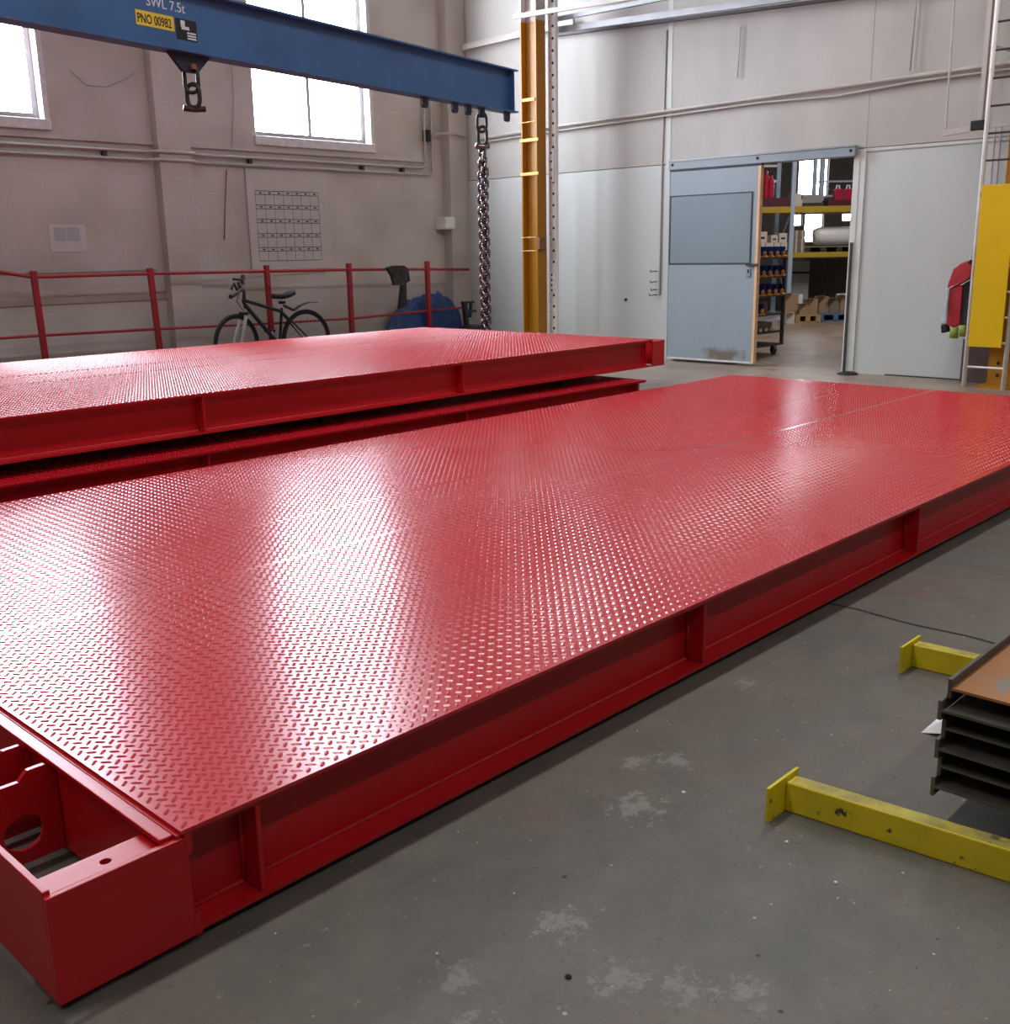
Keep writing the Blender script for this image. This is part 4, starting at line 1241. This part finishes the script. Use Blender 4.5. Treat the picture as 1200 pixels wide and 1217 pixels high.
rr = MB().tube([(-.24, 0, .16), (-.15, 0, .17), (.2, 0, .17), (.6, 0, .17)], [.13, .16, .165, .16], 18).build('wrapped_roll', 'foam', None, smooth=True)
rr.data.transform(Matrix.Translation(ORG[rr.name]))
p = WA + WU * .74 + WV * .4
rr.location = (p.x, p.y, Z2 + .10)
rr.rotation_euler = (0, 0, ROT)
tag(rr, 'large white plastic wrapped roll lying on the rack', 'roll')
gc = wthing('grey_cabinet', 'grey metal cabinet leaning under the racking', 'cabinet', .26, .45, 0)
MB().prism([(-.20, 0, 0), (.20, 0, 0), (.22, .06, 1.02), (-.12, .06, 1.02)], (0, .2, 0)).build('body', 'cabinet', gc)
MB().prism([(-.155, -.003, .80), (.20, -.003, .80), (.205, -.003, .83), (-.15, -.003, .83)], (0, .05, 0)).build('slot', 'hole', gc)
solid('dark_board', 'darkbrick', 'dark brown board standing behind the boxes under the rack', 'board', .50, 1.4, .75, .8, 0, 1.05)
tag(MB().bar(WA + WU * .56 + WV * .55 + Vector((0, 0, .0)), WA + WU * 1.05 + WV * .55 + Vector((0, 0, 1.0)), .03, .03).build('leaning_bar', 'trolley'), 'dark bar leaning diagonally under the racking', 'bar')
def pallet(u, v, w, m, label):
    t_ = wthing('floor_pallet', label, 'pallet', u, v, 0)
    for k in (-1, 0, 1):
        MB().box(k * w * .44 - .04, k * w * .44 + .04, 0, .6, .0, .11).build('block', m, t_)
    for k in range(4):
        MB().box(-w / 2, w / 2, k * .165, k * .165 + .11, .11, .135).build('board', m, t_)
    MB().box(-w / 2, w / 2, 0, .05, -.0, .02).build('board', m, t_)
pallet(.17, -.55, .40, 'wood', 'small raw wood pallet on the store floor under boxes')
pallet(.72, -.35, .58, 'palblue', 'blue pallet on the store floor under boxes')
for (u0, u1, v0, z0, hh, m, lab) in ((-.20, .02, -.45, 0, .48, 'card', 'tall cardboard box left of the raw wood pallet'), (.03, .17, -.5, .135, .17, 'card', 'open cardboard box on the left of the wood pallet'),
                                    (.18, .36, -.45, .135, .25, 'card', 'cardboard box on the right of the wood pallet'), (.44, .62, -.25, .135, .28, 'card', 'left cardboard box on the blue pallet'),
                                    (.63, .80, -.25, .135, .24, 'cardbrown', 'brown box in the middle of the blue pallet'), (.81, 1.0, -.25, .135, .30, 'card', 'right cardboard box on the blue pallet'), (-.26, -.12, -.75, 0, .17, 'cardlite', 'small pale box on the floor before the tall cardboard box')):
    c_ = wthing('cardboard_box', lab, 'box', (u0 + u1) / 2, v0, z0, 'boxes under the racking')
    w_ = (u1 - u0) / 2
    MB().box(-w_, w_, 0, .28, 0, hh).build('box', m, c_, bevel=.004)
    MB().bar((-w_, .0, hh), (-w_ * .6, -.06, hh + .02), .2, .006).build('flap', m, c_)
tag(solid('white_bag', 'foam', 'white bag sticking up between the cardboard boxes', 'bag', .10, .175, -.18, -.1, .135, .46), None)
tag(solid('white_plank', 'foam', 'white plank lying across the boxes under the racking', 'plank', .75, 1.25, -.3, -.2, .437, .465), None)

# bin trolley beside the doorway
TX0, TX1, TY0, TY1 = 10.75, 11.72, 6.45, 6.95
tr = thing('bin_trolley', 'dark steel trolley with shelves of blue bins behind the sliding door', 'trolley', ((TX0 + TX1) / 2, (TY0 + TY1) / 2, 0))
for x in (TX0, TX1 - .035):
    for y in (TY0, TY1 - .035):
        MB().box(x, x + .035, y, y + .035, .12, 1.23).build('post', 'trolley', tr)
TZ = (1.155, .935, .715, .495, .285, .13)
for z in TZ:
    MB().box(TX0, TX1, TY0, TY1, z - .022, z).build('shelf', 'trolley', tr)
for x in (TX0 + .1, TX1 - .16):
    for y in (TY0 + .04, TY1 - .08):
        cs = MB().tube([(x + .03, y, .055), (x + .03, y + .035, .055)], .055, 14).build('castor', 'tyre', tr)
        MB().box(x - .0, x + .06, y - .01, y + .045, .06, .11).build('castor_fork', 'trunkgrey', cs)
def bin_(x, z, k, row):
    rown = ['top', 'second', 'third', 'fourth'][row]
    col = ['first', 'second', 'third', 'fourth', 'fifth', 'sixth'][k]
    b_ = thing('storage_bin', 'blue storage bin with orange fitting, %s from the right on the %s trolley shelf' % (col, rown), 'bin', (x, TY0 + .15, z), group='bins on the trolley')
    w_ = .066
    b = MB()
    b.box(x - w_, x + w_, TY0 + .01, TY0 + .34, z, z + .006)
    b.box(x - w_, x - w_ + .006, TY0 + .01, TY0 + .34, z, z + .12).box(x + w_ - .006, x + w_, TY0 + .01, TY0 + .34, z, z + .12)
    b.box(x - w_, x + w_, TY0 + .334, TY0 + .34, z, z + .14).box(x - w_, x + w_, TY0 + .01, TY0 + .016, z, z + .06)
    b.build('tub', 'binblue', b_)
    MB().lathe((x, TY0 - .012, z - .004), [(.040, 0), (.042, .016), (.018, .024), (.024, .05), (.008, .075)], 8).build('orange_fitting', 'orange', b_)
for row in range(3):
    for k in range(6):
        bin_(TX1 - .11 - k * .148, TZ[row], k, row)
for k in range(3, 6):
    bin_(TX1 - .11 - k * .148, TZ[3], k - 3, 3)
solid_ = tag(box('trolley_carton', 'card', (TX0 + .35, TX1 - .08, TY0 + .12, TY1 - .05, TZ[4], TZ[4] + .10)), 'flat cardboard carton on the second lowest trolley shelf', 'carton')
tag(box('trolley_carton', 'card', (TX0 + .5, TX1 - .06, TY0 + .2, TY1 - .05, TZ[3], TZ[3] + .13)), 'cardboard carton beside the bins on the fourth trolley shelf', 'carton')
for k, (x, m, lab) in enumerate(((11.25, 'boxwhite', 'white pipe fitting lying left on the second lowest trolley shelf'), (11.38, 'boxwhite', 'white pipe fitting lying in the middle of the second lowest trolley shelf'), (11.50, 'orange', 'orange pipe fitting on the second lowest trolley shelf'))):
    tag(MB().tube([(x - .05, TY0 + .02, TZ[4] + .022), (x + .03, TY0 + .06, TZ[4] + .022), (x + .05, TY0 + .07, TZ[4] + .022)], [.02, .02, .013], 8).build('pipe_fitting', m), lab, 'fitting', 'fittings on the trolley')
